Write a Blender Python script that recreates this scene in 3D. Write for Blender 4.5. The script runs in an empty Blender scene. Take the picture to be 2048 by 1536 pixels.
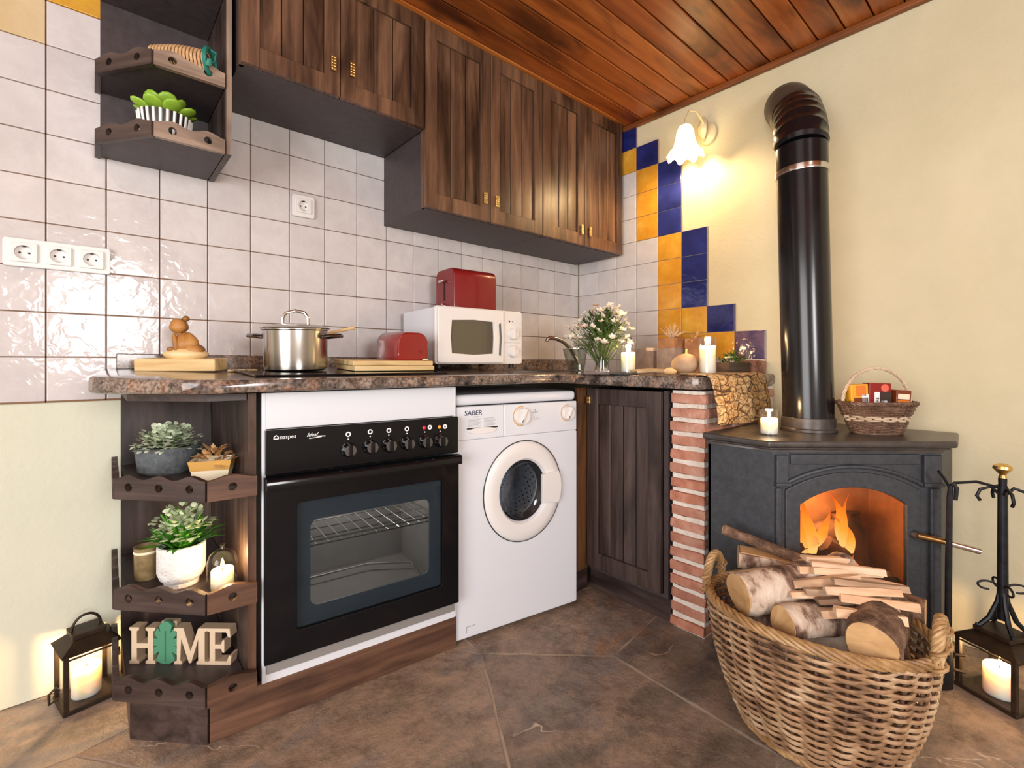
import bpy, bmesh, math, random
from mathutils import Vector, Matrix, Euler
random.seed(7)
R = math.radians
SC = bpy.context.scene
COL = SC.collection

# ------------------------------------------------------------------ camera, light, exposure
CAM = Vector((-2.255, -1.945, 0.974))
cd = bpy.data.cameras.new('camera'); cam = bpy.data.objects.new('camera', cd); COL.objects.link(cam)
cam.location = CAM; cam.rotation_euler = (R(90), 0, -0.7213)
cd.sensor_width = 36; cd.lens = 36 * 954.3 / 2048; cd.shift_y = -42.4 / 2048; cd.clip_start = .02
SC.camera = cam
w = bpy.data.worlds.new('world'); SC.world = w; w.use_nodes = True
w.node_tree.nodes['Background'].inputs[0].default_value = (.80, .88, 1, 1)
w.node_tree.nodes['Background'].inputs[1].default_value = 1.0
def area(name, loc, rot, sx, sy, power, color):
    l = bpy.data.lights.new(name, 'AREA'); l.shape = 'RECTANGLE'; l.size = sx; l.size_y = sy
    l.energy = power; l.color = color
    o = bpy.data.objects.new(name, l); COL.objects.link(o); o.location = loc; o.rotation_euler = rot
    return o
# daylight from the back window, and fill from an added side window
WIN_BACK = (-2.56, -1.76, 1.0, 1.86)            # x0, x1, z0, z1 in the wall y = -4.0
WIN_SIDE = (-3.2, -1.2, .35, 2.05)              # y0, y1, z0, z1 in the wall x = -4.2
area('daylight_back', (-2.16, -3.97, 1.43), (R(90), 0, 0), .72, .78, 70, (1, .985, .985))
area('side_fill', (-4.17, -2.2, 1.2), (R(90), 0, R(-90)), 1.9, 1.6, 120, (1, .98, .97))
vs = SC.view_settings
vs.view_transform = 'Standard'; vs.look = 'None'; vs.gamma = 1; vs.use_curve_mapping = False
vs.exposure = -0.45

# ------------------------------------------------------------------ materials
def lin(h):
    h = h.lstrip('#'); out = []
    for i in (0, 2, 4):
        c = int(h[i:i+2], 16) / 255
        out.append(c / 12.92 if c <= .04045 else ((c + .055) / 1.055) ** 2.4)
    return (*out, 1)
MATS = {}
def newmat(name):
    m = bpy.data.materials.new(name); m.use_nodes = True
    nt = m.node_tree; MATS[name] = m
    return m, nt, nt.nodes['Principled BSDF']
def flat(name, c, rough=.5, metal=0, coat=0, spec=.5, emis=None, es=0, sss=0, trans=0, alpha=1):
    m, nt, p = newmat(name)
    p.inputs['Base Color'].default_value = lin(c); p.inputs['Roughness'].default_value = rough
    p.inputs['Metallic'].default_value = metal; p.inputs['Coat Weight'].default_value = coat
    p.inputs['Specular IOR Level'].default_value = spec
    if emis: p.inputs['Emission Color'].default_value = lin(emis); p.inputs['Emission Strength'].default_value = es
    if sss:
        p.inputs['Subsurface Weight'].default_value = 1; p.inputs['Subsurface Radius'].default_value = (sss, sss*.7, sss*.4)
        p.inputs['Subsurface Scale'].default_value = 1
    if trans: p.inputs['Transmission Weight'].default_value = trans; p.inputs['IOR'].default_value = 1.45
    return m
def ramp(nt, fac, cols):
    r = nt.nodes.new('ShaderNodeValToRGB'); e = r.color_ramp.elements
    for i, (p, c) in enumerate(cols):
        if i < 2: el = e[i]; el.position = p
        else: el = e.new(p)
        el.color = lin(c)
    nt.links.new(fac, r.inputs[0]); return r.outputs[0]
def coords(nt, scale=(1, 1, 1), rand=True, src='Object', rot=(0, 0, 0)):
    tc = nt.nodes.new('ShaderNodeTexCoord'); mp = nt.nodes.new('ShaderNodeMapping')
    mp.inputs['Scale'].default_value = scale; mp.inputs['Rotation'].default_value = rot
    nt.links.new(tc.outputs[src], mp.inputs[0]); out = mp.outputs[0]
    if rand:
        oi = nt.nodes.new('ShaderNodeObjectInfo'); mu = nt.nodes.new('ShaderNodeMath'); mu.operation = 'MULTIPLY'
        mu.inputs[1].default_value = 37.0; nt.links.new(oi.outputs['Random'], mu.inputs[0])
        ad = nt.nodes.new('ShaderNodeVectorMath'); ad.operation = 'ADD'
        nt.links.new(out, ad.inputs[0]); nt.links.new(mu.outputs[0], ad.inputs[1]); out = ad.outputs[0]
    return out
def noise(nt, vec, sc, detail=5, rough=.6, dist=0):
    n = nt.nodes.new('ShaderNodeTexNoise'); n.inputs['Scale'].default_value = sc
    n.inputs['Detail'].default_value = detail; n.inputs['Roughness'].default_value = rough
    n.inputs['Distortion'].default_value = dist; nt.links.new(vec, n.inputs['Vector']); return n.outputs['Fac']
def bump(nt, p, h, strength, dist=.01):
    b = nt.nodes.new('ShaderNodeBump'); b.inputs['Strength'].default_value = strength; b.inputs['Distance'].default_value = dist
    nt.links.new(h, b.inputs['Height']); nt.links.new(b.outputs[0], p.inputs['Normal'])
def mix(nt, a, b, fac, mode='MIX'):
    m = nt.nodes.new('ShaderNodeMix'); m.data_type = 'RGBA'; m.blend_type = mode
    for s, v in ((6, a), (7, b)):
        if isinstance(v, str): m.inputs[s].default_value = lin(v)
        else: nt.links.new(v, m.inputs[s])
    if isinstance(fac, float): m.inputs[0].default_value = fac
    else: nt.links.new(fac, m.inputs[0])
    return m.outputs[2]
def objrand(nt, cols):
    oi = nt.nodes.new('ShaderNodeObjectInfo'); return ramp(nt, oi.outputs['Random'], cols)
def NM(name, cols, sc=5, scale=(1, 1, 1), rough=.5, bmp=0, bsc=None, detail=6, dist=0, metal=0, coat=0, rand=True, tint=None, spec=.5, bd=.01):
    m, nt, p = newmat(name); v = coords(nt, scale, rand)
    c = ramp(nt, noise(nt, v, sc, detail, .6, dist), cols)
    if tint: c = mix(nt, c, objrand(nt, tint), 1.0, 'MULTIPLY')
    nt.links.new(c, p.inputs['Base Color'])
    p.inputs['Roughness'].default_value = rough; p.inputs['Metallic'].default_value = metal; p.inputs['Coat Weight'].default_value = coat
    p.inputs['Specular IOR Level'].default_value = spec
    if bmp: bump(nt, p, noise(nt, v, bsc or sc, 4), bmp, bd)
    return m
def wood(name, dark, mid, light, axis='z', rough=.42, fine=26, coat=0, tint=None, knots=False):
    m, nt, p = newmat(name)
    s = {'x': (.07, 1, 1), 'y': (1, .07, 1), 'z': (1, 1, .07)}[axis]
    v = coords(nt, s); f1 = noise(nt, v, fine, 6, .65, .4)
    v2 = coords(nt, tuple(.25 if a == .07 else 1 for a in s)); f2 = noise(nt, v2, 5.5, 4, .6, .6)
    c1 = ramp(nt, f1, [(.28, dark), (.5, mid), (.72, light)])
    c2 = ramp(nt, f2, [(.34, '#6a5f58'), (.52, '#ffffff'), (1, '#ffffff')])
    c = mix(nt, c1, c2, .85, 'MULTIPLY')
    if knots:
        vo = nt.nodes.new('ShaderNodeTexVoronoi'); vo.inputs['Scale'].default_value = 3.2
        nt.links.new(coords(nt, tuple(.45 if a == .07 else 1.6 for a in s)), vo.inputs['Vector'])
        k = ramp(nt, vo.outputs['Distance'], [(.03, '#5a2d10'), (.10, '#ffffff')])
        c = mix(nt, c, k, .8, 'MULTIPLY')
    if tint: c = mix(nt, c, objrand(nt, tint), 1.0, 'MULTIPLY')
    nt.links.new(c, p.inputs['Base Color']); p.inputs['Roughness'].default_value = rough; p.inputs['Coat Weight'].default_value = coat
    bump(nt, p, f1, .18, .004)
    return m
def thin_glass(name, tint='#ffffff', refl=.05, lo=.05, hi=.55):
    m = bpy.data.materials.new(name); m.use_nodes = True; nt = m.node_tree; MATS[name] = m
    nt.nodes.remove(nt.nodes['Principled BSDF']); out = nt.nodes['Material Output']
    t = nt.nodes.new('ShaderNodeBsdfTransparent'); t.inputs[0].default_value = lin(tint)
    g = nt.nodes.new('ShaderNodeBsdfGlossy'); g.inputs['Roughness'].default_value = refl
    f = nt.nodes.new('ShaderNodeLayerWeight'); f.inputs[0].default_value = .5
    pw = nt.nodes.new('ShaderNodeMath'); pw.operation = 'POWER'; pw.inputs[1].default_value = 3.5; nt.links.new(f.outputs['Facing'], pw.inputs[0])
    ma = nt.nodes.new('ShaderNodeMath'); ma.operation = 'MULTIPLY_ADD'; ma.inputs[1].default_value = hi; ma.inputs[2].default_value = lo; nt.links.new(pw.outputs[0], ma.inputs[0])
    x = nt.nodes.new('ShaderNodeMixShader'); nt.links.new(ma.outputs[0], x.inputs[0])
    nt.links.new(t.outputs[0], x.inputs[1]); nt.links.new(g.outputs[0], x.inputs[2]); nt.links.new(x.outputs[0], out.inputs[0])
    return m
def tilemat(name, cols, rough=.1, tint=None):
    m, nt, p = newmat(name); v = coords(nt)
    c = ramp(nt, noise(nt, v, 9, 5, .65, .3), cols)
    c = mix(nt, c, objrand(nt, tint or [(0, '#f4f4f4'), (1, '#ffffff')]), 1.0, 'MULTIPLY')
    nt.links.new(c, p.inputs['Base Color']); p.inputs['Roughness'].default_value = rough
    a = nt.nodes.new('ShaderNodeMath'); a.operation = 'ADD'
    nt.links.new(noise(nt, v, 26, 2, .5, .6), a.inputs[0]); nt.links.new(noise(nt, v, 9, 2, .5), a.inputs[1])
    bump(nt, p, a.outputs[0], .26, .006)
    return m
tilemat('tile_white', [(.3, '#cec8c7'), (.7, '#ddd8d6')])
tilemat('tile_yellow', [(.3, '#c8902a'), (.55, '#d9a63a'), (.75, '#e6be5c')], tint=[(0, '#ffe4c4'), (1, '#ffffff')])
tilemat('tile_blue', [(.3, '#1a2056'), (.6, '#273078'), (.8, '#3a459a')])
tilemat('tile_purple', [(.3, '#2c2450'), (.55, '#6a4f64'), (.75, '#a5846e')])
tilemat('tile_tan', [(.3, '#d2b98c'), (.7, '#dfc9a0')])
flat('grout_brown', '#8f6c50', .9); flat('grout_light', '#a8978c', .9)
NM('plaster_yellow', [(.35, '#cfc5a3'), (.65, '#d9cfae')], sc=2.2, rough=.85, bmp=.35, bsc=60, rand=False, bd=.004)
NM('plaster_green', [(.35, '#d6d8c2'), (.65, '#e0e0cb')], sc=1.6, rough=.85, bmp=.3, bsc=60, rand=False, bd=.004)
flat('plaster_white', '#e8e4dc', .9)
wood('wood_ceiling', '#8a4a1d', '#b5682d', '#cf8642', 'x', rough=.36, fine=16, tint=[(0, '#d8c4b4'), (1, '#ffffff')], knots=True)
flat('ceiling_gap', '#2a160a', .9)
wood('wood_trim', '#5f3214', '#7d451e', '#935627', 'y', rough=.5)
for ax in 'xyz':
    wood('cab_'+ax, '#2c1d14', '#674a38', '#8a664c', ax, rough=.36)
    wood('dark_'+ax, '#221916', '#443530', '#5c4c46', ax, rough=.45)
    wood('pale_'+ax, '#6f5c50', '#97816f', '#b39c88', ax, rough=.45)  # lighter wood; on the wall shelf front rails it stands for glare
    wood('plinth_'+ax, '#34211a', '#5f4232', '#7b5a45', ax, rough=.45)
flat('cab_inside', '#3c3433', .55)
NM('laminate_dark', [(.3, '#3b3233'), (.7, '#4a4041')], sc=40, rough=.5)
wood('wood_warm', '#4f3018', '#7b5231', '#94683f', 'z', rough=.5)
wood('wood_pale', '#cfa36a', '#e3c08a', '#efd4a6', 'x', rough=.6)
wood('wood_block', '#c9a162', '#e4c68e', '#f0dcb0', 'x', rough=.6)
wood('wood_carved', '#8e5e2a', '#b9803f', '#cd9a58', 'z', rough=.5)
def granite():
    m, nt, p = newmat('granite'); v = coords(nt, rand=False)
    vo = nt.nodes.new('ShaderNodeTexVoronoi'); vo.inputs['Scale'].default_value = 38; nt.links.new(v, vo.inputs['Vector'])
    c1 = ramp(nt, vo.outputs['Color'], [(.15, '#242124'), (.4, '#6a5d56'), (.6, '#978a80'), (.85, '#a5785a')])
    c2 = ramp(nt, noise(nt, v, 11, 7, .7, .8), [(.38, '#1c1c22'), (.46, '#75665c'), (.56, '#b09c8c'), (.66, '#6a5648')])
    c3 = ramp(nt, noise(nt, v, 120, 3), [(.35, '#5a5050'), (.6, '#ffffff')])
    nt.links.new(mix(nt, mix(nt, c1, c2, .6), c3, .75, 'MULTIPLY'), p.inputs['Base Color'])
    p.inputs['Roughness'].default_value = .14
granite()
def slate():
    m, nt, p = newmat('slate'); v = coords(nt, (1, 1, 1), rand=False, src='Object', rot=(0, 0, R(25))); v2 = coords(nt, (1, 2.2, 1), rand=False, rot=(0, 0, R(-30))); vr = coords(nt)
    c1 = ramp(nt, noise(nt, v2, 1.9, 9, .64, .5), [(.3, '#6f6a66'), (.42, '#948678'), (.52, '#ad9886'), (.61, '#948b85'), (.72, '#b58c68')])
    c2 = ramp(nt, noise(nt, v, 9, 10, .76, .15), [(.3, '#8c8783'), (.55, '#ffffff'), (.8, '#f4e0cc')])
    c = mix(nt, mix(nt, c1, c2, .85, 'MULTIPLY'), objrand(nt, [(0, '#d2ccc8'), (.5, '#f3e7dc'), (1, '#ffffff')]), 1.0, 'MULTIPLY')
    vo = nt.nodes.new('ShaderNodeTexNoise'); vo.inputs['Scale'].default_value = 3.1; vo.inputs['Detail'].default_value = 3; vo.inputs['Distortion'].default_value = 1.1; nt.links.new(vr, vo.inputs['Vector'])
    vein = ramp(nt, vo.outputs['Fac'], [(.492, '#000000'), (.5, '#ffffff'), (.508, '#000000')])
    gate = ramp(nt, noise(nt, vr, 2.3, 2), [(.56, '#000000'), (.62, '#ffffff')])
    vm = nt.nodes.new('ShaderNodeMath'); vm.operation = 'MULTIPLY'; nt.links.new(vein, vm.inputs[0]); nt.links.new(gate, vm.inputs[1])
    c = mix(nt, c, '#cdb9a4', vm.outputs[0])
    nt.links.new(c, p.inputs['Base Color'])
    nt.links.new(ramp(nt, noise(nt, vr, 5, 5), [(.3, '#5a5a5a'), (.7, '#9a9a9a')]), p.inputs['Roughness'])
    bump(nt, p, noise(nt, vr, 7, 10, .7, .2), .7, .03)
slate(); NM('floor_joint', [(.3, '#9a8a7a'), (.7, '#b5a492')], sc=20, rough=.9)
NM('brick', [(.25, '#a06a54'), (.5, '#c38e78'), (.75, '#dab5a2')], sc=14, rough=.85, bmp=.6, bsc=40, tint=[(0, '#d9c9c0'), (.5, '#ffffff'), (1, '#f0d8cc')])
NM('mortar', [(.3, '#d3c8ba'), (.7, '#ebe3d8')], sc=30, rough=.95, bmp=.7, bsc=50)
flat('white_enamel', '#dfe2e8', .22, coat=.2); flat('white_plastic', '#e6e3e0', .35); flat('white_matte', '#e9e6e2', .6)
flat('black_gloss', '#0a0c10', .1, spec=.4); flat('black_matte', '#121214', .5); flat('grey_strip', '#9a9794', .4, .3)
flat('oven_grey', '#5f676b', .4); flat('cavity', '#9a9088', .4, .1)
flat('chrome', '#d8d6d2', .14, 1); flat('steel', '#bab5ae', .22, 1); flat('dark_chrome', '#8b8e93', .14, 1)
flat('brass', '#e0bd78', .3, 1); flat('old_brass', '#8f6f45', .35, 1)
flat('label_white', '#f2f2f2', .5); flat('label_navy', '#20244e', .5); flat('label_grey', '#9d9b9b', .6); flat('label_amber', '#d9a04a', .5)
flat('lamp_red', '#d02030', .3, emis='#ff2030', es=.6); flat('lamp_orange', '#e08a30', .3, emis='#ff9030', es=.5)
flat('red_gloss', '#8a1c1a', .16, coat=.4); flat('red_toaster', '#7d1519', .3, coat=.2); flat('cream', '#f0e3c4', .5)
NM('stove_iron', [(.3, '#3a3d42'), (.7, '#4a4d52')], sc=60, rough=.5, bmp=.2, bsc=160, metal=.35, bd=.002)
NM('stove_top', [(.3, '#4a4543'), (.7, '#625c59')], sc=20, rough=.33, metal=.5)
NM('pipe_enamel', [(.3, '#0d0d0f'), (.7, '#15151a')], sc=8, rough=.2, spec=.45)
NM('pipe_collar', [(.3, '#4a443c'), (.7, '#675f54')], sc=10, rough=.5, metal=.4)
NM('wrought_iron', [(.3, '#15161b'), (.7, '#2a2b31')], sc=40, rough=.42, metal=.5)
NM('lantern_metal', [(.3, '#2a1d15'), (.7, '#40301f')], sc=30, rough=.5, metal=.4)
NM('firebrick', [(.3, '#8a6040'), (.7, '#b58a62')], sc=9, rough=.9)
NM('ash', [(.35, '#3d2e26'), (.65, '#c4b19c')], sc=22, rough=.95, bmp=.8)
NM('charred', [(.35, '#241711'), (.65, '#5b4030')], sc=16, rough=.95, bmp=.8)
NM('wicker', [(.3, '#5c4230'), (.5, '#a17d5b'), (.7, '#d2b794')], sc=14, rough=.45, coat=.1)
NM('wicker_gold', [(.25, '#6e4f30'), (.5, '#a17c50'), (.75, '#caa878')], sc=18, rough=.45)
NM('wicker_dark', [(.3, '#3c2a20'), (.5, '#6b4f3e'), (.75, '#8f705b')], sc=22, rough=.5)
NM('wicker_pale', [(.3, '#b79c80'), (.7, '#dcc7ac')], sc=22, rough=.5)
NM('birch_bark', [(.36, '#33231c'), (.45, '#7d5f4e'), (.52, '#c2ab97'), (.75, '#e6d8c6')], sc=15, scale=(1, .6, .6), rough=.85, bmp=.9, bsc=26)
NM('dark_bark', [(.3, '#2d2019'), (.5, '#6a4f3c'), (.75, '#a3836a')], sc=26, rough=.9, bmp=1, bsc=34)
NM('cut_wood', [(.3, '#a97f50'), (.55, '#cfa674'), (.8, '#e3c397')], sc=9, rough=.75, dist=1)
wood('kindling', '#b98a63', '#dcb590', '#f0d3b4', 'x', rough=.75)
flat('wax', '#fbf1dc', .5, sss=.05); flat('wick', '#1c1512', .9)
flat('flame', '#ffd080', .5, emis='#ffc766', es=22)
thin_glass('clear_glass'); thin_glass('oven_glass', '#ccd4da', .04, .03, .25); thin_glass('stove_glass', '#f0dcc8', .05); thin_glass('window_pane')
flat('thick_glass', '#f4f7f4', .03, trans=1)
flat('door_glass', '#3c4a50', .05, trans=.85)
NM('drum', [(.3, '#8f97a3'), (.7, '#bcc5d2')], sc=60, rough=.28, metal=.45)
flat('drum_hole', '#16181c', .6); flat('rubber', '#7a8484', .5); flat('seal_dark', '#23272b', .4)
NM('leaf_sage', [(.3, '#b9c8a4'), (.7, '#e6edd4')], sc=30, rough=.6); NM('leaf_green', [(.3, '#2f7a1c'), (.7, '#63b033')], sc=18, rough=.45)
NM('leaf_pale', [(.3, '#b9cf9c'), (.7, '#e6ecc8')], sc=25, rough=.55); NM('leaf_succulent', [(.3, '#6f9c22'), (.7, '#a5cc45')], sc=14, rough=.4)
NM('leaf_dark', [(.3, '#34481f'), (.7, '#5b7334')], sc=18, rough=.55); NM('petal', [(.3, '#efe4cf'), (.7, '#fbf5e6')], sc=30, rough=.6)
NM('petal_pink', [(.3, '#eebfa8'), (.7, '#f6ddc9')], sc=30, rough=.6); flat('soil', '#2a1f18', .95)
NM('bowl_grey', [(.3, '#4b5053'), (.7, '#6b7073')], sc=60, rough=.7, bmp=.4)
NM('ceramic_white', [(.3, '#dcd8d4'), (.7, '#efece8')], sc=20, rough=.6, bmp=.9, bsc=34)
NM('stoneware', [(.3, '#7a6545'), (.7, '#a89068')], sc=40, rough=.45)
flat('gold_paint', '#cf9f52', .4); flat('beige_paint', '#d9c2a4', .6); flat('beige_side', '#b39a80', .65); flat('leaf_paint', '#4f8f6e', .55)
flat('zebra_black', '#141414', .4); flat('zebra_white', '#f0efe9', .4)
NM('rope', [(.3, '#b98d5d'), (.7, '#e0bd90')], sc=60, rough=.8); flat('teal', '#1f7d6d', .5)
NM('dried', [(.3, '#c18d52'), (.7, '#e4bd86')], sc=30, rough=.8); NM('dried_pale', [(.3, '#c9a684'), (.7, '#f0d9bd')], sc=30, rough=.8)
NM('terracotta_box', [(.3, '#8a5c3c'), (.7, '#c08e62')], sc=14, rough=.85, bmp=.5); NM('concrete', [(.3, '#8a776c'), (.7, '#ab978a')], sc=30, rough=.85, bmp=.4)
NM('pebble', [(.3, '#a5876b'), (.7, '#c6a888')], sc=12, rough=.75)
NM('pink_bark', [(.3, '#7a5145'), (.7, '#b98a76')], sc=22, rough=.9, bmp=.8)
def cloth_print():
    m, nt, p = newmat('cloth_print'); v = coords(nt, (7, 9, 1), rand=False, src='UV')
    b = nt.nodes.new('ShaderNodeTexVoronoi'); b.feature = 'DISTANCE_TO_EDGE'; b.distance = 'EUCLIDEAN'; b.inputs['Scale'].default_value = 1; b.inputs['Randomness'].default_value = .75; nt.links.new(v, b.inputs['Vector'])
    l = ramp(nt, b.outputs['Distance'], [(.02, '#4a3018'), (.06, '#ffffff')])
    c = ramp(nt, noise(nt, v, .9, 5, .6), [(.3, '#b58a55'), (.6, '#dcbd8e'), (.8, '#c99a55')])
    n = ramp(nt, noise(nt, v, 3.6, 6, .75, .8), [(.44, '#5f4226'), (.52, '#ffffff')])
    nt.links.new(mix(nt, mix(nt, c, l, .9, 'MULTIPLY'), n, .75, 'MULTIPLY'), p.inputs['Base Color']); p.inputs['Roughness'].default_value = .8
    bump(nt, p, noise(nt, v, 6, 3), .3, .004)
cloth_print()
def flame_mat():
    m = bpy.data.materials.new('fire'); m.use_nodes = True; nt = m.node_tree; MATS['fire'] = m
    nt.nodes.remove(nt.nodes['Principled BSDF'])
    tc = nt.nodes.new('ShaderNodeTexCoord'); sp = nt.nodes.new('ShaderNodeSeparateXYZ'); nt.links.new(tc.outputs['Generated'], sp.inputs[0])
    c = ramp(nt, sp.outputs[2], [(0, '#ffdf9a'), (.35, '#ffb347'), (.75, '#f58220'), (1, '#d2561a')])
    e = nt.nodes.new('ShaderNodeEmission'); e.inputs[1].default_value = 2.6; nt.links.new(c, e.inputs[0])
    t = nt.nodes.new('ShaderNodeBsdfTransparent'); lw = nt.nodes.new('ShaderNodeLayerWeight'); lw.inputs[0].default_value = .35
    x = nt.nodes.new('ShaderNodeMixShader'); nt.links.new(lw.outputs['Facing'], x.inputs[0]); nt.links.new(e.outputs[0], x.inputs[1]); nt.links.new(t.outputs[0], x.inputs[2])
    nt.links.new(x.outputs[0], nt.nodes['Material Output'].inputs[0])
flame_mat()
flat('shade_glass', '#fff4e0', .35, emis='#ffdf9e', es=7)
flat('ivory_metal', '#d8c7a0', .4, .1)

# ------------------------------------------------------------------ geometry helpers
def weigh(me, angle):
    """area-weighted normals, so that bevelled boxes keep flat faces"""
    ca = math.cos(R(max(angle, 50))); vf = {}
    for p in me.polygons:
        for v in p.vertices: vf.setdefault(v, []).append(p)
    nrm = []
    for p in me.polygons:
        for li in p.loop_indices:
            n = Vector((0, 0, 0))
            for q in vf[me.loops[li].vertex_index]:
                if q.normal.dot(p.normal) > ca: n += q.normal*q.area
            nrm.append(n.normalized() if n.length > 1e-12 else p.normal.copy())
    me.normals_split_custom_set(nrm)
class B:
    def __init__(s): s.bm = bmesh.new(); s.bv = False
    def box(s, x0, x1, y0, y1, z0, z1, bev=0, seg=2):
        r = bmesh.ops.create_cube(s.bm, size=1); vs_ = r['verts']
        for v in vs_: v.co = Vector(((x0+x1)/2 + v.co.x*(x1-x0), (y0+y1)/2 + v.co.y*(y1-y0), (z0+z1)/2 + v.co.z*(z1-z0)))
        if bev:
            s.bv = True
            ed = list({e for v in vs_ for e in v.link_edges})
            bmesh.ops.bevel(s.bm, geom=ed, offset=bev, segments=seg, affect='EDGES', profile=.5)
        return s
    def obox(s, c, half, rot, bev=0):          # oriented box
        t = B(); t.box(-half[0], half[0], -half[1], half[1], -half[2], half[2], bev)
        M = Matrix.Translation(c) @ Euler(rot).to_matrix().to_4x4()
        return s.add(t, M)
    def add(s, t, M=None):
        me = bpy.data.meshes.new('tmp'); t.bm.to_mesh(me); t.bm.free()
        if M is not None: me.transform(M)
        s.bm.from_mesh(me); bpy.data.meshes.remove(me); s.bv = s.bv or t.bv; return s
    def tube(s, pts, r, n=8, closed=False, flatz=1):
        pts = [Vector(p) for p in pts]; N = len(pts); rr = r if isinstance(r, (list, tuple)) else [r]*N
        rings = []; up = None
        for i, p in enumerate(pts):
            a = pts[(i-1) % N] if (closed or i > 0) else p; b = pts[(i+1) % N] if (closed or i < N-1) else p
            t = (b-a); t = t.normalized() if t.length > 1e-9 else Vector((0, 0, 1))
            if up is None: up = t.orthogonal().normalized()
            up = (up - t*up.dot(t)); up = up.normalized() if up.length > 1e-6 else t.orthogonal().normalized()
            sd = t.cross(up)
            rings.append([s.bm.verts.new(p + (up*math.cos(2*math.pi*k/n) + sd*math.sin(2*math.pi*k/n)*flatz)*rr[i]) for k in range(n)])
        for i in range(N if closed else N-1):
            A, C_ = rings[i], rings[(i+1) % N]
            for k in range(n):
                s.bm.faces.new((A[k], A[(k+1) % n], C_[(k+1) % n], C_[k]))
        if not closed:
            s.bm.faces.new(rings[0][::-1]); s.bm.faces.new(rings[-1])
        return s
    def cyl(s, p0, p1, r0, r1=None, n=20): return s.tube([p0, p1], [r0, r0 if r1 is None else r1], n)
    def lathe(s, prof, n=32, c=(0, 0, 0), rx=1, ry=1, fn=None):
        rings = []
        for i, (r, z) in enumerate(prof):
            ring = []
            for k in range(n):
                a = 2*math.pi*k/n; q = r
                zz = z
                if fn: q, zz = fn(i, a, r, z)
                ring.append(s.bm.verts.new((c[0]+q*rx*math.cos(a), c[1]+q*ry*math.sin(a), c[2]+zz)))
            rings.append(ring)
        for A, C_ in zip(rings, rings[1:]):
            for k in range(n): s.bm.faces.new((A[k], A[(k+1) % n], C_[(k+1) % n], C_[k]))
        if prof[0][0] > 1e-5: pass
        return s
    def cap(s):
        e = [e for e in s.bm.edges if e.is_boundary]
        if e: bmesh.ops.holes_fill(s.bm, edges=e)
        return s
    def prism(s, poly, z0, z1, bev=0):
        a = [s.bm.verts.new((x, y, z0)) for x, y in poly]; b = [s.bm.verts.new((x, y, z1)) for x, y in poly]; n = len(poly)
        fs = [s.bm.faces.new(a[::-1]), s.bm.faces.new(b)]
        for i in range(n): fs.append(s.bm.faces.new((a[i], a[(i+1) % n], b[(i+1) % n], b[i])))
        if bev: s.bv = True; bmesh.ops.bevel(s.bm, geom=list({e for f in fs for e in f.edges}), offset=bev, segments=2, affect='EDGES', profile=.5)
        return s
    def grid(s, fn, nu, nv, cu=False):
        V = [[s.bm.verts.new(fn(i/nu, j/nv)) for j in range(nv+1)] for i in range(nu if cu else nu+1)]
        for i in range(nu):
            for j in range(nv):
                i2 = (i+1) % nu if cu else i+1
                s.bm.faces.new((V[i][j], V[i2][j], V[i2][j+1], V[i][j+1]))
        return s
    def sph(s, c, r, n=16, m=10):
        if not isinstance(r, (tuple, list)): r = (r, r, r)
        top = s.bm.verts.new((c[0], c[1], c[2]+r[2])); bot = s.bm.verts.new((c[0], c[1], c[2]-r[2])); rings = []
        for j in range(1, m):
            p = math.pi*j/m
            rings.append([s.bm.verts.new((c[0]+r[0]*math.sin(p)*math.cos(2*math.pi*k/n), c[1]+r[1]*math.sin(p)*math.sin(2*math.pi*k/n), c[2]+r[2]*math.cos(p))) for k in range(n)])
        for k in range(n):
            s.bm.faces.new((top, rings[0][k], rings[0][(k+1) % n])); s.bm.faces.new((bot, rings[-1][(k+1) % n], rings[-1][k]))
            for a, b in zip(rings, rings[1:]): s.bm.faces.new((a[k], b[k], b[(k+1) % n], a[(k+1) % n]))
        return s
    def map(s, fn):
        for v in s.bm.verts: v.co = Vector(fn(v.co.x, v.co.y, v.co.z))
        return s
    def xf(s, M): bmesh.ops.transform(s.bm, matrix=M, verts=s.bm.verts); return s
    def mesh(s, name, angle=35):
        bmesh.ops.remove_doubles(s.bm, verts=s.bm.verts, dist=1e-6)
        bmesh.ops.recalc_face_normals(s.bm, faces=s.bm.faces)
        me = bpy.data.meshes.new(name); s.bm.to_mesh(me); s.bm.free()
        for p in me.polygons: p.use_smooth = True
        me.set_sharp_from_angle(angle=R(angle))
        if s.bv and len(me.polygons) < 4000: weigh(me, angle)
        return me
    def obj(s, name, mat, parent=None, loc=(0, 0, 0), rot=(0, 0, 0), angle=35, **k):
        return link(name, s.mesh(name, angle), mat, parent, loc, rot, **k)
def link(name, me, mat, parent=None, loc=(0, 0, 0), rot=(0, 0, 0), label=None, cat=None, group=None, kind=None):
    o = bpy.data.objects.new(name, me); COL.objects.link(o)
    if mat is not None:
        m = MATS[mat] if isinstance(mat, str) else mat
        if me and not me.materials: me.materials.append(m)
    o.parent = parent; o.location = loc; o.rotation_euler = rot
    if label: o['label'] = label
    if cat: o['category'] = cat
    if group: o['group'] = group
    if kind: o['kind'] = kind
    return o
def thing(name, label, cat, loc=(0, 0, 0), rz=0, group=None, rot=None):
    return link(name, None, None, None, loc, rot or (0, 0, rz), label, cat, group)
def X90(): return Matrix.Rotation(R(90), 4, 'X')
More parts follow.
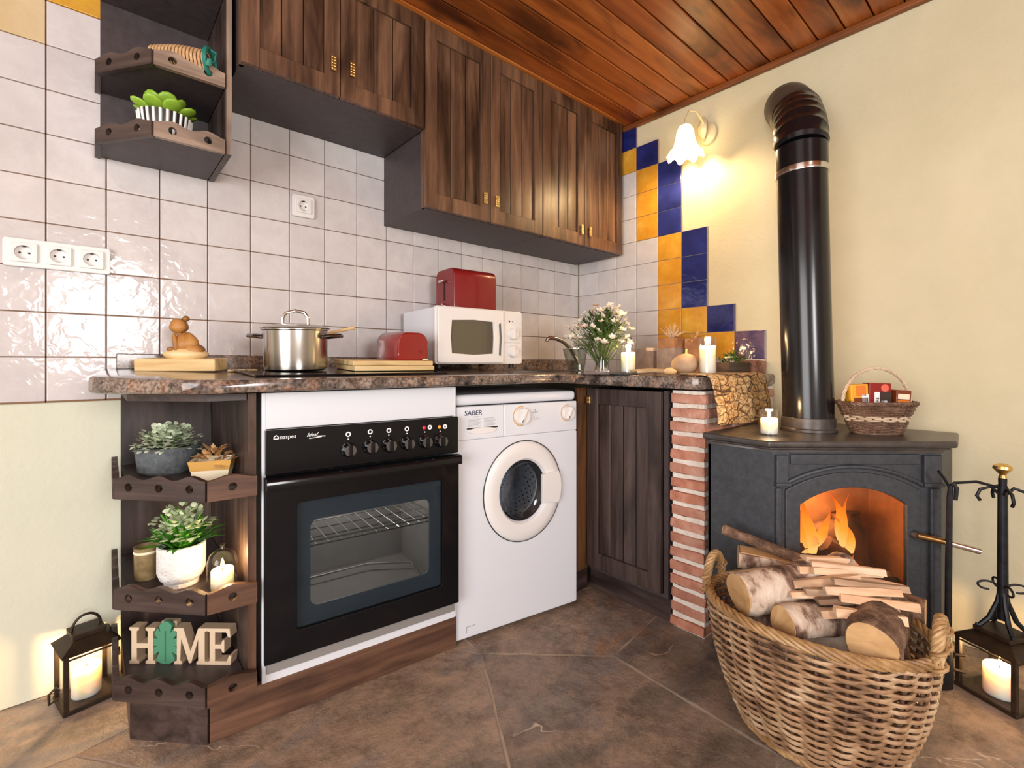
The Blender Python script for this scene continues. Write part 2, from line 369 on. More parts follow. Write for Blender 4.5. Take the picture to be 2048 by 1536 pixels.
def ext2(loops, depth, name='plate', bev=0, up=True):
    """flat outline(s) with holes, given thickness; up=True stands it in the local xz plane"""
    c = bpy.data.curves.new('c', 'CURVE'); c.dimensions = '2D'; c.fill_mode = 'BOTH'; c.extrude = depth/2 - bev
    if bev: c.bevel_depth = bev; c.bevel_resolution = 1
    for lp in loops:
        sp = c.splines.new('POLY'); sp.points.add(len(lp)-1); sp.use_cyclic_u = True
        for p, q in zip(sp.points, lp): p.co = (q[0], q[1], 0, 1)
    o = bpy.data.objects.new('c', c); me = bpy.data.meshes.new_from_object(o); bpy.data.objects.remove(o); bpy.data.curves.remove(c)
    me.name = name
    if up: me.transform(X90())
    for p in me.polygons: p.use_smooth = True
    me.set_sharp_from_angle(angle=R(35)); return me
def circ(x, y, r, n=20, ry=None): return [(x+r*math.cos(2*math.pi*i/n), y+(ry or r)*math.sin(2*math.pi*i/n)) for i in range(n)]
def rrect(x0, x1, y0, y1, r, n=5):
    out = []
    for cx, cy, a in ((x1-r, y0+r, -90), (x1-r, y1-r, 0), (x0+r, y1-r, 90), (x0+r, y0+r, 180)):
        out += [(cx+r*math.cos(R(a+90*i/n)), cy+r*math.sin(R(a+90*i/n))) for i in range(n+1)]
    return out
def text(name, body, size, mat, parent, loc, rot=(R(90), 0, 0), ex=.0006, sx=1, shear=0, **k):
    c = bpy.data.curves.new('t', 'FONT'); c.body = body; c.size = size; c.extrude = ex; c.shear = shear
    o = bpy.data.objects.new('t', c); me = bpy.data.meshes.new_from_object(o); bpy.data.objects.remove(o); bpy.data.curves.remove(c)
    me.transform(Matrix.Diagonal((sx, 1, 1, 1)))
    return link(name, me, mat, parent, loc, rot, **k)
def arcpts(c, r, a0, a1, n, plane='xz', ry=None):
    out = []
    for i in range(n+1):
        a = R(a0+(a1-a0)*i/n); p, q = r*math.cos(a), (ry or r)*math.sin(a)
        out.append((c[0]+p, c[1], c[2]+q) if plane == 'xz' else (c[0]+p, c[1]+q, c[2]) if plane == 'xy' else (c[0], c[1]+p, c[2]+q))
    return out
def point(name, loc, power, color, rad=.01):
    l = bpy.data.lights.new(name, 'POINT'); l.energy = power; l.color = color; l.shadow_soft_size = rad
    o = bpy.data.objects.new(name, l); COL.objects.link(o); o.location = loc; return o
WARM = (1, .62, .28)

# ------------------------------------------------------------------ the room
CEIL = 2.297; PX, PZ, Z0 = .134, .13, .861
S = 'structure'
wl = B().box(-4.2, .1, .006, .12, 0, CEIL).obj('wall_left', 'plaster_green', kind=S)
B().box(-1.54, 0, .002, .006, Z0-.004, CEIL).obj('grout_bed', 'grout_brown', wl)
wr = B().box(.006, .12, -4.0, .1, 0, CEIL).obj('wall_right', 'plaster_yellow', kind=S)
fl = B().box(-4.2, .1, -4.0, .1, -.06, -.004).obj('floor', 'floor_joint', kind=S)
ce = B().box(-4.2, .1, -4.0, .1, CEIL+.02, CEIL+.06).obj('ceiling', 'ceiling_gap', kind=S)
def wall_with_hole(u0, u1, h, hole):
    b = B(); a0, a1, c0, c1 = hole
    for q in ((u0, a0, 0, h), (a1, u1, 0, h), (a0, a1, 0, c0), (a0, a1, c1, h)): b.box(q[0], q[1], 0, .12, q[2], q[3])
    return b
wb = wall_with_hole(-4.2, .1, CEIL, WIN_BACK).obj('wall_back', 'plaster_white', loc=(0, -4.12, 0), kind=S)
ws = wall_with_hole(-4.1, .1, CEIL, WIN_SIDE)\
    .obj('wall_side', 'plaster_white', loc=(-4.2, 0, 0), rot=(0, 0, R(90)), kind=S)
def window(n, hole, loc, rz):
    a0, a1, c0, c1 = hole
    o = B().box(a0, a0+.05, 0, .06, c0, c1).box(a1-.05, a1, 0, .06, c0, c1).box(a0+.05, a1-.05, 0, .06, c0, c0+.05)\
        .box(a0+.05, a1-.05, 0, .06, c1-.05, c1).box((a0+a1)/2-.025, (a0+a1)/2+.025, .001, .059, c0+.05, c1-.05).obj('window_%d' % n, 'wood_trim', loc=loc, rot=(0, 0, rz), kind=S)
    for s0, s1 in ((a0+.05, (a0+a1)/2-.025), ((a0+a1)/2+.025, a1-.05)):
        B().box(s0, s1, .02, .026, c0+.05, c1-.05).obj('pane', 'window_pane', o)
window(1, WIN_BACK, (0, -4.08, 0), 0); window(2, WIN_SIDE, (-4.24, 0, 0), R(90))  # the second window is added, to bring fill from the side
# ceiling boards running along x
pm = {}
y = -.002; i = 0
while y > -3.99:
    wdt = .093
    if 'p' not in pm: pm['p'] = B().box(-4.19, .0, -wdt+.0035, -.0015, 0, .02, .004).mesh('plank'); pm['p'].materials.append(MATS['wood_ceiling'])
    link('plank', pm['p'], None, ce, (0, y, CEIL)); y -= wdt
B().box(-.022, .004, -3.99, -.34, CEIL-.026, CEIL-.001, .005).obj('trim_1', 'wood_trim', kind=S)
# flagstones: irregular cells from a jittered grid
def voronoi_cells(x0, x1, y0, y1, st, jit, rnd):
    pts = []
    nx, ny = int((x1-x0)/st)+1, int((y1-y0)/st)+1
    for a in range(-1, nx+1):
        for b in range(-1, ny+1):
            pts.append((x0+(a+.5+rnd.uniform(-jit, jit)+.25*(b % 2))*st, y0+(b+.5+rnd.uniform(-jit, jit))*st))
    cells = []
    for p in pts:
        poly = [(x0, y0), (x1, y0), (x1, y1), (x0, y1)]
        for q in pts:
            if q is p or abs(q[0]-p[0]) > 3*st or abs(q[1]-p[1]) > 3*st: continue
            mx, my, nx_, ny_ = (p[0]+q[0])/2, (p[1]+q[1])/2, q[0]-p[0], q[1]-p[1]
            L = math.hypot(nx_, ny_); nx_ /= L; ny_ /= L; g = .0022
            out = []
            for k in range(len(poly)):
                a, b = poly[k], poly[(k+1) % len(poly)]
                da = (a[0]-mx)*nx_+(a[1]-my)*ny_+g; db = (b[0]-mx)*nx_+(b[1]-my)*ny_+g
                if da <= 0: out.append(a)
                if (da < 0) != (db < 0):
                    t = da/(da-db); out.append((a[0]+t*(b[0]-a[0]), a[1]+t*(b[1]-a[1])))
            poly = out
            if len(poly) < 3: break
        if len(poly) >= 3: cells.append(poly)
    return cells
rnd = random.Random(5)
for poly in voronoi_cells(-4.2, 0, -4.0, 0, .74, .47, rnd):
    ar = abs(sum(poly[k][0]*poly[(k+1) % len(poly)][1]-poly[(k+1) % len(poly)][0]*poly[k][1] for k in range(len(poly))))/2
    if ar < .004: continue
    # wobble the edges a little
    pp = []
    for k in range(len(poly)):
        a, b = poly[k], poly[(k+1) % len(poly)]; L = math.hypot(b[0]-a[0], b[1]-a[1]); n = max(1, int(L/.07))
        for t in range(n):
            f = t/n; ww = .0 if t == 0 else rnd.uniform(-.006, .0012)
            nx_, ny_ = (b[1]-a[1])/max(L, 1e-6), -(b[0]-a[0])/max(L, 1e-6)
            pp.append((a[0]+f*(b[0]-a[0])+ww*nx_, a[1]+f*(b[1]-a[1])+ww*ny_))
    b = B(); b.prism(pp, -.02, rnd.uniform(-.0025, 0))
    o = b.obj('flagstone', 'slate', fl)
# wall tiles
tm = {}
def tile(parent, plane, a0, a1, z0, z1, mat):
    wd, ht = round(a1-a0, 4), round(z1-z0, 4); key = (wd, ht, mat)
    if key not in tm:
        tm[key] = B().box(-wd/2+.0013, wd/2-.0013, -.004, .006, -ht/2+.0013, ht/2-.0013, .0022).mesh('tile'); tm[key].materials.append(MATS[mat])
    j = lambda: random.uniform(-.0035, .0035)
    if plane == 'L': link('tile', tm[key], None, parent, ((a0+a1)/2, -.002, (z0+z1)/2), (j(), j()*.5, j()))
    else: link('tile', tm[key], None, parent, (-.002, -(a0+a1)/2, (z0+z1)/2), (j()*.5, j(), R(-90)+j()))
def rowz(j): return Z0+PZ*j
for i in range(-4, 18):
    x0 = -(17-i)*PX-.0787; x1 = min(x0+PX, -.004)
    top = 11 if x1 < -1.86 else 8 if x1 < -1.24 else 6
    if x1 < -1.53: B().box(x0-.002, x1, .0005, .006, Z0-.004, CEIL if i > 1 else min(CEIL, rowz(i+11)+.001)).obj('grout_bed', 'grout_brown', wl)
    for j in range(top):
        m = 'tile_white'
        if i < 6:
            st = i+9                                  # rising stair of coloured tiles at the top left
            if j == st: m = 'tile_tan' if i == -1 else 'tile_yellow'
            elif j == st+1: m = 'tile_blue'
            elif j > st: continue
        tile(wl, 'L', x0, x1, rowz(j), min(rowz(j+1), CEIL-.002), m)
RT = []
def rcol(a0, a1, top, colours):
    B().box(-.001, .006, -a1-.002, -a0, Z0+.06, min(rowz(top), CEIL)).obj('grout_bed', 'grout_light', wr)
    for j in range(0, top): tile(wr, 'R', a0, a1, rowz(j), rowz(j+1), colours.get(j, 'tile_white'))
yk = lambda k: .155+PX*k
Y_, Bl = 'tile_yellow', 'tile_blue'
rcol(.012, yk(0), 6, {}); rcol(yk(0), yk(1), 6, {})
rcol(yk(1), yk(2), 11, {10: Bl, 9: Y_}); rcol(yk(2), yk(3), 10, {9: Bl, 8: Y_, 7: Y_, 6: Y_})
rcol(yk(3), yk(4), 9, {8: Bl, 7: Bl, 6: Bl, 5: Y_, 4: Y_, 3: Y_, 2: Y_, 1: Y_})
rcol(yk(4), yk(5), 6, {5: Bl, 4: Bl, 3: Bl, 2: Y_, 1: Y_}); rcol(yk(5), yk(6), 3, {2: Bl, 1: Y_}); rcol(yk(6), yk(7), 2, {1: 'tile_purple'})

# ------------------------------------------------------------------ upper cabinets
def handle_plate(parent, x, y, z, h=.05):
    o = B().box(x-.009, x+.009, y-.012, y-.008, z-h/2, z+h/2, .0015)
    for a in range(5):
        for s in (-1, 1): o.sph((x+s*.0045, y-.012, z-h/2+.006+a*(h-.012)/4), (.0035, .002, .0035), 6, 4)
    o.cyl((x, y, z), (x, y-.008, z), .006, .006, 10)
    return o.obj('handle', 'brass', parent, label='patterned brass handle')
def cab_door(parent, x0, x1, z0, z1, y, n=3, st=.055, hx=None, hz=None, wood='cab', gap=.0015):
    """framed door facing local -y, planks set back inside the frame"""
    x0 += gap; x1 -= gap; t = .02
    d = B().box(x0, x0+st, y-t, y, z0, z1, .002).box(x1-st, x1, y-t, y, z0, z1, .002)\
        .box(x0+st, x1-st, y-t+.0005, y, z0, z0+st+.01, .002).box(x0+st, x1-st, y-t+.0005, y, z1-st-.01, z1, .002)\
        .obj('door', wood+'_z', parent)
    wp = (x1-x0-2*st)/n
    for k in range(n):
        a = x0+st+k*wp
        B().box(a+.0015, a+wp-.0015, y-.010, y-.002, z0+st+.009, z1-st-.009, .003, 1).obj('plank', wood+'_z', d)
    B().box(x0+st-.002, x1-st+.002, y-.002, y-.001, z0+st, z1-st).obj('door_back', 'black_matte', d)
    if hx is not None: handle_plate(d, hx, y-t, hz)
    return d
FY = -.335
def wall_cabinet(label, x0, x1, z0, doors, handles):
    t = thing('wall_cabinet', label, 'cabinet', (0, 0, 0), group=None)
    z1 = CEIL-.004
    B().box(x0, x0+.018, FY+.001, -.008, z0, z1).box(x1-.018, x1, FY+.001, -.008, z0, z1).box(x0+.018, x1-.018, FY+.001, -.008, z0, z0+.018)\
        .box(x0+.018, x1-.018, FY+.001, -.008, z1-.018, z1).box(x0+.018, x1-.018, -.02, -.008, z0+.018, z1-.018).obj('body', 'laminate_dark', t)
    B().box(x0-.0005, x0+.012, FY-.0005, FY+.012, z0, z1).obj('edge_strip', 'cab_z', t)
    for (a, b), (hx, hz) in zip(doors, handles): cab_door(t, a, b, z0+.002, z1, FY, 3, .05, hx, hz)
    return t
wall_cabinet('short dark brown wall cabinet above the single socket, two doors', -1.925, -1.303, 1.868, [(-1.925, -1.626), (-1.626, -1.303)], [(-1.653, 1.97), (-1.588, 1.974)])
wall_cabinet('tall dark brown wall cabinet above the red toaster', -1.297, -.664, 1.572, [(-1.297, -.977), (-.977, -.664)], [(-1.012, 1.668), (-.948, 1.668)])
wall_cabinet('tall dark brown wall cabinet in the corner by the yellow tiles', -.662, -.035, 1.572, [(-.662, -.36), (-.36, -.035)], [(-.388, 1.65), (-.325, 1.65)])

# ------------------------------------------------------------------ scalloped rails
def rail_mesh(L, h, n, holes, amp=.011, hr=.0105, th=.014):
    top = []
    N = 14*n
    for k in range(N+1):
        f = k/N; top.append((L*(1-f), h-amp*.5*(1-math.cos(2*math.pi*n*(1-f)+math.pi))))
    lp = [[(0, 0), (L, 0)]+top]
    for hx in holes: lp.append(circ(hx*L, h*.50, hr, 18))
    return ext2(lp, th, 'rail')
def rail(parent, p, q, z, h, n, mat='dark_x'):
    d = Vector((q[0]-p[0], q[1]-p[1])); L = d.length
    holes = [(k+.5)/n for k in range(n)]
    me = rail_mesh(L, h, n, holes)
    return link('gallery_rail', me, mat, parent, (p[0], p[1], z), (0, 0, math.atan2(d.y, d.x)))
# wall shelf at the upper left
t = thing('wall_shelf', 'dark wooden open wall shelf with scalloped rails beside the short cabinet', 'shelf', (0, 0, 0))
ws_poly = [(-2.237, -.010), (-2.237, -.138), (-2.125, -.292), (-1.956, -.292), (-1.956, -.010)]
for z, nm in ((1.605, 'bottom_board'), (1.803, 'shelf_board'), (2.085, 'shelf_board')):
    B().prism(ws_poly, z, z+.016).obj(nm, 'laminate_dark', t)
B().box(-1.954, -1.937, -.297, -.010, 1.603, CEIL-.004, .001).obj('side_panel', 'dark_z', t)
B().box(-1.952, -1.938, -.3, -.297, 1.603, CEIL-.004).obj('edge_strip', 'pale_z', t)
B().box(-2.237, -1.956, -.010, -.006, 1.621, CEIL-.004).obj('back_panel', 'laminate_dark', t)
for z in (1.600, 1.798):
    rail(t, (-2.244, -.138), (-2.128, -.3), z, .052, 2); rail(t, (-2.128, -.3), (-1.957, -.3), z, .052, 2, 'pale_x')  # front rail gets the paler wood, glare put into its colour
    rail(t, (-2.243, -.012), (-2.243, -.138), z, .052, 2)

# ------------------------------------------------------------------ counter shelf unit (open end unit)
RZ = math.atan2(-.1, 1)
def fy(x): return -.525-.1*(x+2.032)
t = thing('end_shelf_unit', 'dark wooden open corner shelf unit under the left end of the counter', 'shelf', (0, 0, 0))
poly = [(-2.188, -.012), (-2.188, -.364), (-2.036, -.527), (-1.948, fy(-1.948)), (-1.948, -.012)]
def inset(p, e): return [(p[0][0]-e, p[0][1]), (p[1][0]-e, p[1][1]), (p[2][0], p[2][1]-e), (p[3][0], p[3][1]-e), p[4]]
for z, nm in ((.125, 'bottom_board'), (.357, 'shelf_board'), (.637, 'shelf_board')):
    B().prism(poly, z, z+.016).obj(nm, 'laminate_dark', t)
B().prism([(-2.188, -.012), (-2.188, -.36), (-2.036, -.52), (-1.948, -.53), (-1.948, -.012)], .875, .893).obj('top_board', 'dark_x', t)
B().box(-2.188, -1.948, -.014, -.002, .0, .875).obj('back_panel', 'dark_z', t)
B().box(-1.946, -1.926, fy(-1.936)+.004, -.014, .107, .893).obj('side_panel', 'dark_z', t)
B().box(-1.946, -1.926, fy(-1.936), fy(-1.936)+.0038, .107, .893).obj('edge_strip', 'plinth_z', t)
kp = [(-2.182, -.02), (-2.182, -.364), (-2.035, -.521), (-2.02, -.495), (-1.948, -.503), (-1.948, -.02)]
B().prism(kp, 0, .124).obj('plinth', 'dark_x', t)
e = .014
for z in (.114, .346, .627):
    rail(t, (-2.21, -.36), (-2.04, -.548), z, .062, 3); rail(t, (-2.04, -.548), (-1.93, -.558), z, .062, 1, 'plinth_x')
    rail(t, (-2.204, -.02), (-2.21, -.36), z, .062, 4, 'dark_x')

# ------------------------------------------------------------------ oven
t = thing('oven_housing', 'white painted housing around the black built-in oven', 'cabinet', (-1.913, -.537, 0), RZ)
W = .592
B().box(0, .010, .0, .45, .108, .892, .001).obj('side_panel', 'white_enamel', t); B().box(W-.008, W, .0, .45, .108, .892, .001).obj('side_panel', 'white_enamel', t)
B().box(.010, W-.008, .0, .012, .794, .892, .001).obj('top_panel', 'white_enamel', t)
B().box(.010, W-.008, .0, .45, .108, .133, .001).obj('bottom_panel', 'white_enamel', t)
B().box(.010, W-.008, .44, .45, .134, .892).obj('back_panel', 'white_matte', t)
B().box(-.118, W+.006, .006, .024, 0, .106, .001).obj('oven_plinth', 'plinth_x', None, (-1.913, -.537, 0), (0, 0, RZ),
    label='brown wooden plinth board along the floor under the oven', cat='plinth')
ov = thing('built_in_oven', 'black built-in oven with glass door and six knobs', 'oven', (-1.913, -.537, .134), RZ)
z_ = lambda z: z-.134
B().box(.011, W-.009, -.008, .01, z_(.134), z_(.166), .001).obj('vent_strip', 'grey_strip', ov)
cp = B().box(.006, W-.002, -.022, .0, z_(.672), z_(.793), .003).obj('control_panel', 'black_gloss', ov)
# door: black glass frame with a grey inner border and a window
dz0, dz1 = z_(.168), z_(.664)
dr = link('door', ext2([[(.006, dz0), (W-.002, dz0), (W-.002, dz1), (.006, dz1)], rrect(.082, .532, z_(.235), z_(.59), .012)], .02, bev=.002), 'black_gloss', ov, (0, -.012, 0))
link('inner_border', ext2([rrect(.076, .538, z_(.229), z_(.596), .014), rrect(.122, .49, z_(.285), z_(.53), .022)], .006), 'oven_grey', dr, (0, .008, 0))
B().box(.078, .536, -.004, -.001, z_(.231), z_(.594)).obj('glass', 'oven_glass', dr)
# wide lip handle along the top of the door
hb = B(); prof = [(-.0, 0), (-.020, -.002), (-.026, -.010), (-.024, -.030), (-.0, -.034)]
for k in range(25):
    x = .006+(W-.008)*k/24; bow = .006*math.sin(math.pi*k/24)
    ring = [hb.bm.verts.new((x, p[0]-bow*(1 if p[0] < 0 else 0)-.011, z_(.668)+p[1])) for p in prof]
    if k:
        for q in range(5): hb.bm.faces.new((last[q], last[(q+1) % 5], ring[(q+1) % 5], ring[q]))
    last = ring
hb.cap().obj('door_handle', 'black_gloss', dr, angle=50)
B().box(.02, .015+.555, .012, .42, z_(.19), z_(.195)).box(.02, .57, .012, .42, z_(.645), z_(.65)).box(.015, .02, .012, .42, z_(.19), z_(.65))\
    .box(.57, .575, .012, .42, z_(.19), z_(.65)).box(.015, .575, .42, .425, z_(.19), z_(.65)).obj('cavity', 'cavity', ov)
rk = B()
for yy in (.05, .12, .2, .28, .36): rk.cyl((.025, yy, z_(.435)), (.565, yy, z_(.435)), .0022, n=6)
for k in range(15): rk.cyl((.04+k*.037, .05, z_(.437)), (.04+k*.037, .37, z_(.437)), .0018, n=6)
rk.tube([(.025, .045, z_(.45)), (.565, .045, z_(.45))], .003, 6).obj('rack', 'chrome', ov)
el = B(); el.tube([(.06, .1, z_(.22)), (.2, .06, z_(.222)), (.3, .06, z_(.23)), (.4, .1, z_(.225)), (.52, .12, z_(.222)), (.54, .25, z_(.222)), (.4, .33, z_(.222)), (.2, .33, z_(.222)), (.07, .26, z_(.222))], .005, 8)
el.obj('heating_element', 'chrome', ov)
B().sph((0, 0, 0), (.022, .012, .022), 14, 10).obj('added_oven_bulb', 'white_matte', ov, (.30, .41, z_(.60)))  # unseen bulb added to go with the cavity fill
lo_ = Matrix.Rotation(RZ, 4, 'Z') @ Vector((.30, .30, .58)); point('oven_fill_light', (-1.913+lo_.x, -.537+lo_.y, lo_.z), 5, (1, .93, .85), .04)  # fill light added inside to brighten the oven window
KX = [(.223, .720), (.288, .722), (.346, .721), (.405, .721), (.466, .720), (.521, .718)]
for i, (kx, kz) in enumerate(KX):
    k = B(); n = 24
    k.lathe([(0, 0), (.021, 0), (.0215, .006), (.0185, .010), (.018, .022), (.0165, .025), (0, .025)], n, fn=lambda i, a, r, z: (r*(1+.03*(i >= 2)*math.cos(8*a)), z))
    k.xf(X90()); ko = k.obj('knob', 'dark_chrome', cp, (kx, -.022, z_(kz)))
    B().box(-.0042, .0042, -.034, -.024, -.017, .017, .002).obj('grip', 'black_gloss', ko)
    sy = link('ring_mark', ext2([circ(0, 0, .0075), circ(0, 0, .0042 if i < 4 else .003)], .0008), 'label_white', cp, (kx+(0 if i < 4 else .018), -.0226, z_(kz)+.045))
    B().cyl((0, 0, 0), (0, -.0006, 0), .002, n=8).obj('dot_mark', 'label_white', cp, (kx, -.0222, z_(kz)+.031))
    if i > 3: B().sph((0, 0, 0), (.006, .003, .006), 12, 8).obj('indicator_lamp', 'lamp_red' if i == 4 else 'lamp_orange', cp, (kx-.002, -.0225, z_(kz)+.045))
# maker's mark: a small house outline, a word, and a script word with a stroke under it
lg = [[(0, 0), (.013, 0), (.013, .006), (.0065, .012), (0, .006)], [(.0022, .0022), (.0108, .0022), (.0108, .0052), (.0065, .0092), (.0022, .0052)]]
link('logo', ext2(lg, .0008), 'label_white', cp, (.025, -.0225, z_(.768)))
text('logo', 'naspes', .0155, 'label_white', cp, (.040, -.0225, z_(.768)), shear=.1)
text('logo', 'Ideal', .015, 'label_white', cp, (.108, -.0225, z_(.768)), shear=.5)
B().obox((0, 0, 0), (.017, .0004, .0009), (0, R(-4), 0)).obox((.015, 0, .003), (.012, .0004, .0012), (0, R(3), 0)).obj('logo', 'label_white', cp, (.132, -.0225, z_(.764)))

# ------------------------------------------------------------------ washing machine
wm = thing('washing_machine', 'white front-loading washing machine between the oven and the corner', 'washing machine', (-1.314, -.577, 0), R(-9.25))
W, H = .535, .862
B().box(.006, .012, .01, .50, .012, .815).box(W-.012, W-.006, .01, .50, .012, .815).box(.012, W-.012, .494, .50, .012, .815).box(.012, W-.012, .02, .494, .012, .018).obj('body', 'white_enamel', wm)
link('front_panel', ext2([rrect(.001, W-.001, .016, .700, .006), circ(.28, .494, .118*.92, 48, .118)], .018, bev=.004), 'white_enamel', wm, (0, .003, 0))
B().box(.0, W, -.004, .50, .824, H, .014, 3).obj('top_lid', 'white_enamel', wm)
cpn = B().box(.193, W-.001, -.010, .02, .704, .821, .004).obj('control_panel', 'white_enamel', wm)
dw = B().box(.001, .1915, -.010, .02, .704, .821, .004).obj('detergent_drawer', 'white_enamel', wm)
B().box(.04, .165, -.0115, -.0098, .741, .7455).obj('drawer_grip', 'black_matte', dw)
B().lathe([(0, 0), (.06, 0), (.055, .004), (0, .004)], 24, ry=.2).xf(X90()).obj('grip_scoop', 'white_plastic', dw, (.102, -.0098, .734))
text('logo', 'SABER', .024, 'label_navy', dw, (.03, -.0106, .79), ex=.0006, sx=1.05, shear=.1)
for r in range(7):
    B().box(.045, .045+.052-.006*(r % 3), -.0105, -.0098, .776-r*.0042, .7772-r*.0042).box(.108, .108+.048-.005*((r+1) % 3), -.0105, -.0098, .776-r*.0042, .7772-r*.0042).obj('print_line', 'label_grey', dw)
B().box(.066, .088, -.0105, -.0098, .7825, .7848).obj('print_line', 'label_grey', dw)
for kx, r0, nm in ((.268, .033, 'a'), (.486, .029, 'b')):
    ko = B().lathe([(0, 0), (r0, 0), (r0*.97, .010), (r0*.9, .016), (0, .016)], 32).xf(X90()).obj('knob', 'white_plastic', cpn, (kx, -.010, .775))
    B().obox((0, -.019, 0), (.0045, .004, r0*.85), (0, R(25), 0), .002).obj('grip', 'white_plastic', ko)
    B().obox((-.008, -.0235, -.016), (.0012, .0006, .006), (0, R(25), 0)).obj('pointer', 'label_navy', ko)
    ring = [(r0*1.16*math.cos(R(a)), r0*1.16*math.sin(R(a))) for a in range(80, 281, 10)]+[(r0*1.05*math.cos(R(a)), r0*1.05*math.sin(R(a))) for a in range(280, 79, -10)]
    link('dial_arc', ext2([ring], .0008), 'label_amber', cpn, (kx, -.0104, .775))
for sx_, sz in ((.318, .785), (.327, .793), (.327, .785), (.336, .785)):
    B().box(sx_, sx_+.006, -.0108, -.0098, sz, sz+.003).obj('print_mark', 'label_grey', cpn)
for cx_ in (.330, .345):
    a = [(.007*math.cos(R(q)), .009*math.sin(R(q))) for q in range(150, 331, 15)]+[(.0055*math.cos(R(q)), .0075*math.sin(R(q))) for q in range(330, 149, -15)]
    link('print_mark', ext2([a], .0008), 'label_grey', cpn, (cx_, -.0104, .768))
# round door
dx, dzc = .28, .494
dr = B().lathe([(.116, .012), (.117, -.004), (.122, -.010), (.150, -.014), (.176, -.011), (.185, -.005), (.187, .0), (.187, .010)], 64)
dr.map(lambda x, y, z: (x*.92, z, y)); dr = dr.obj('door', 'white_plastic', wm, (dx, -.006, dzc))
B().lathe([(.187, .0), (.190, .001), (.190, .003)], 64).map(lambda x, y, z: (x*.92, z, y)).obj('door_seam', 'seal_dark', dr, (0, -.004, 0))
B().lathe([(.117, .004), (.112, .012), (.104, .05)], 48).map(lambda x, y, z: (x*.92, z, y)).obj('door_seal', 'seal_dark', dr)
B().lathe([(.108, .012), (.1, .02), (.07, .03), (.0, .034)], 48).map(lambda x, y, z: (x*.92, z-.006, y)).obj('porthole_glass', 'clear_glass', dr)
link('door_handle', ext2([[(.078, -.052), (.150, -.06), (.160, -.03), (.163, 0), (.160, .03), (.150, .06), (.078, .052)]], .016, bev=.002), 'white_plastic', dr, (0, -.012, 0))
# drum behind the porthole: gasket ring, perforated barrel, back wall with ribs
B().lathe([(.116, .02), (.12, .05), (.112, .06), (.12, .075)], 48).map(lambda x, y, z: (x*.92, z, y)).obj('gasket', 'rubber', wm, (dx, .0, dzc))
dm = B().lathe([(.13, .075), (.19, .09), (.19, .28), (.17, .32), (0, .34)], 48).map(lambda x, y, z: (x, z, y)).obj('drum', 'drum', wm, (dx, .0, dzc))
hs = B()
for a in range(40):
    for q in range(9):
        ang = 2*math.pi*(a+.5*(q % 2))/40; c_ = Vector((.189*math.cos(ang), .11+q*.019, .189*math.sin(ang)))
        hs.sph(c_, .0036, 6, 4)
for q in range(5):
    for a in range(30+6*q):
        ang = 2*math.pi*a/(30+6*q); r = .05+.025*q; hs.sph((r*math.cos(ang), .333-.02*r*2, r*math.sin(ang)), .004, 6, 4)
hs.obj('perforations', 'drum_hole', dm, kind='stuff')
for a in (80, 200, 320):
    M = Matrix.Rotation(R(a), 4, 'Y')
    b = B().box(.150, .188, .10, .30, -.018, .018, .012, 3); b.xf(M); b.obj('drum_rib', 'drum', dm)
for sx_ in (.05, W-.05):
    for sy_ in (.05, .45): B().cyl((sx_, sy_, 0), (sx_, sy_, .013), .018, n=12).obj('foot', 'black_matte', wm)
B().box(.04, .075, -.0072, -.006, .05, .0515).box(.04, .0415, -.0072, -.006, .03, .05).obj('service_flap', 'label_grey', wm)

# ------------------------------------------------------------------ corner post, base cabinet, brick pillar
B().box(-.712, -.645, -.612, -.594, .09, .868, .001).obj('corner_post', 'wood_warm', label='warm brown wooden filler board right of the washing machine', cat='board')
B().box(-.712, -.640, -.604, -.590, 0, .089, .001).obj('corner_kickboard', 'dark_x', label='short dark kickboard below the warm brown filler board', cat='kickboard')
bc = thing('base_cabinet', 'dark brown base cabinet with one door left of the brick pillar', 'cabinet', (-.64, -.614, 0), R(-90))
D = .37
B().box(0, D+.008, .0, .018, .09, .105).box(0, .018, .0, .55, .105, .868).box(D-.01, D+.008, .0, .55, .105, .868).box(.018, D-.01, .53, .55, .105, .868).box(.018, D-.01, .018, .53, .09, .105).obj('body', 'laminate_dark', bc)
cab_door(bc, .004, .360, .108, .866, -.001, 4, .055, None, None, 'dark')
B().box(0, D+.012, .012, .03, 0, .089).obj('kickboard', 'dark_x', bc)
B().box(.006, .026, -.028, -.021, .80, .83, .002).cyl((.014, -.028, .807), (.014, -.034, .807), .005, n=8).cyl((.014, -.028, .823), (.014, -.034, .823), .005, n=8).obj('hinge', 'brass', bc)
bp = thing('brick_pillar', 'red brick half wall with thick pale mortar under the counter end', 'pillar', (-.64, -1.068, 0))
HW = .066
B().box(.006, .63, -HW+.005, HW-.005, 0, .872).obj('mortar_core', 'mortar', bp)
variants = []
for v in range(5):
    b = B(); L_ = .235
    b.box(0, L_, -HW, HW, 0, .0335, .004, 2)
    bmesh.ops.subdivide_edges(b.bm, edges=[e for e in b.bm.edges if e.calc_length() > .03], cuts=2)
    for q in b.bm.verts: q.co += Vector([random.uniform(-.002, .002) for _ in range(3)])
    me = b.mesh('brick', 25); me.materials.append(MATS['brick']); variants.append(me)
NC = 17; zc_ = .872/NC
for r in range(NC):
    xs = 0 if r % 2 == 0 else -.118
    k = 0
    while xs < .62:
        if xs < 0: sc_, x_ = .117/.235, 0
        else: sc_, x_ = min(.235, .628-xs)/.235, xs
        if sc_ > .1:
            o = link('brick', variants[(r*3+k) % 5], None, bp, (x_+random.uniform(-.004, .003), random.uniform(-.003, .003), r*zc_+.006), (random.uniform(-.02, .02), random.uniform(-.015, .015), random.uniform(-.015, .015)))
            o.scale = (sc_*.965, 1, 1.0)
        xs += .243; k += 1

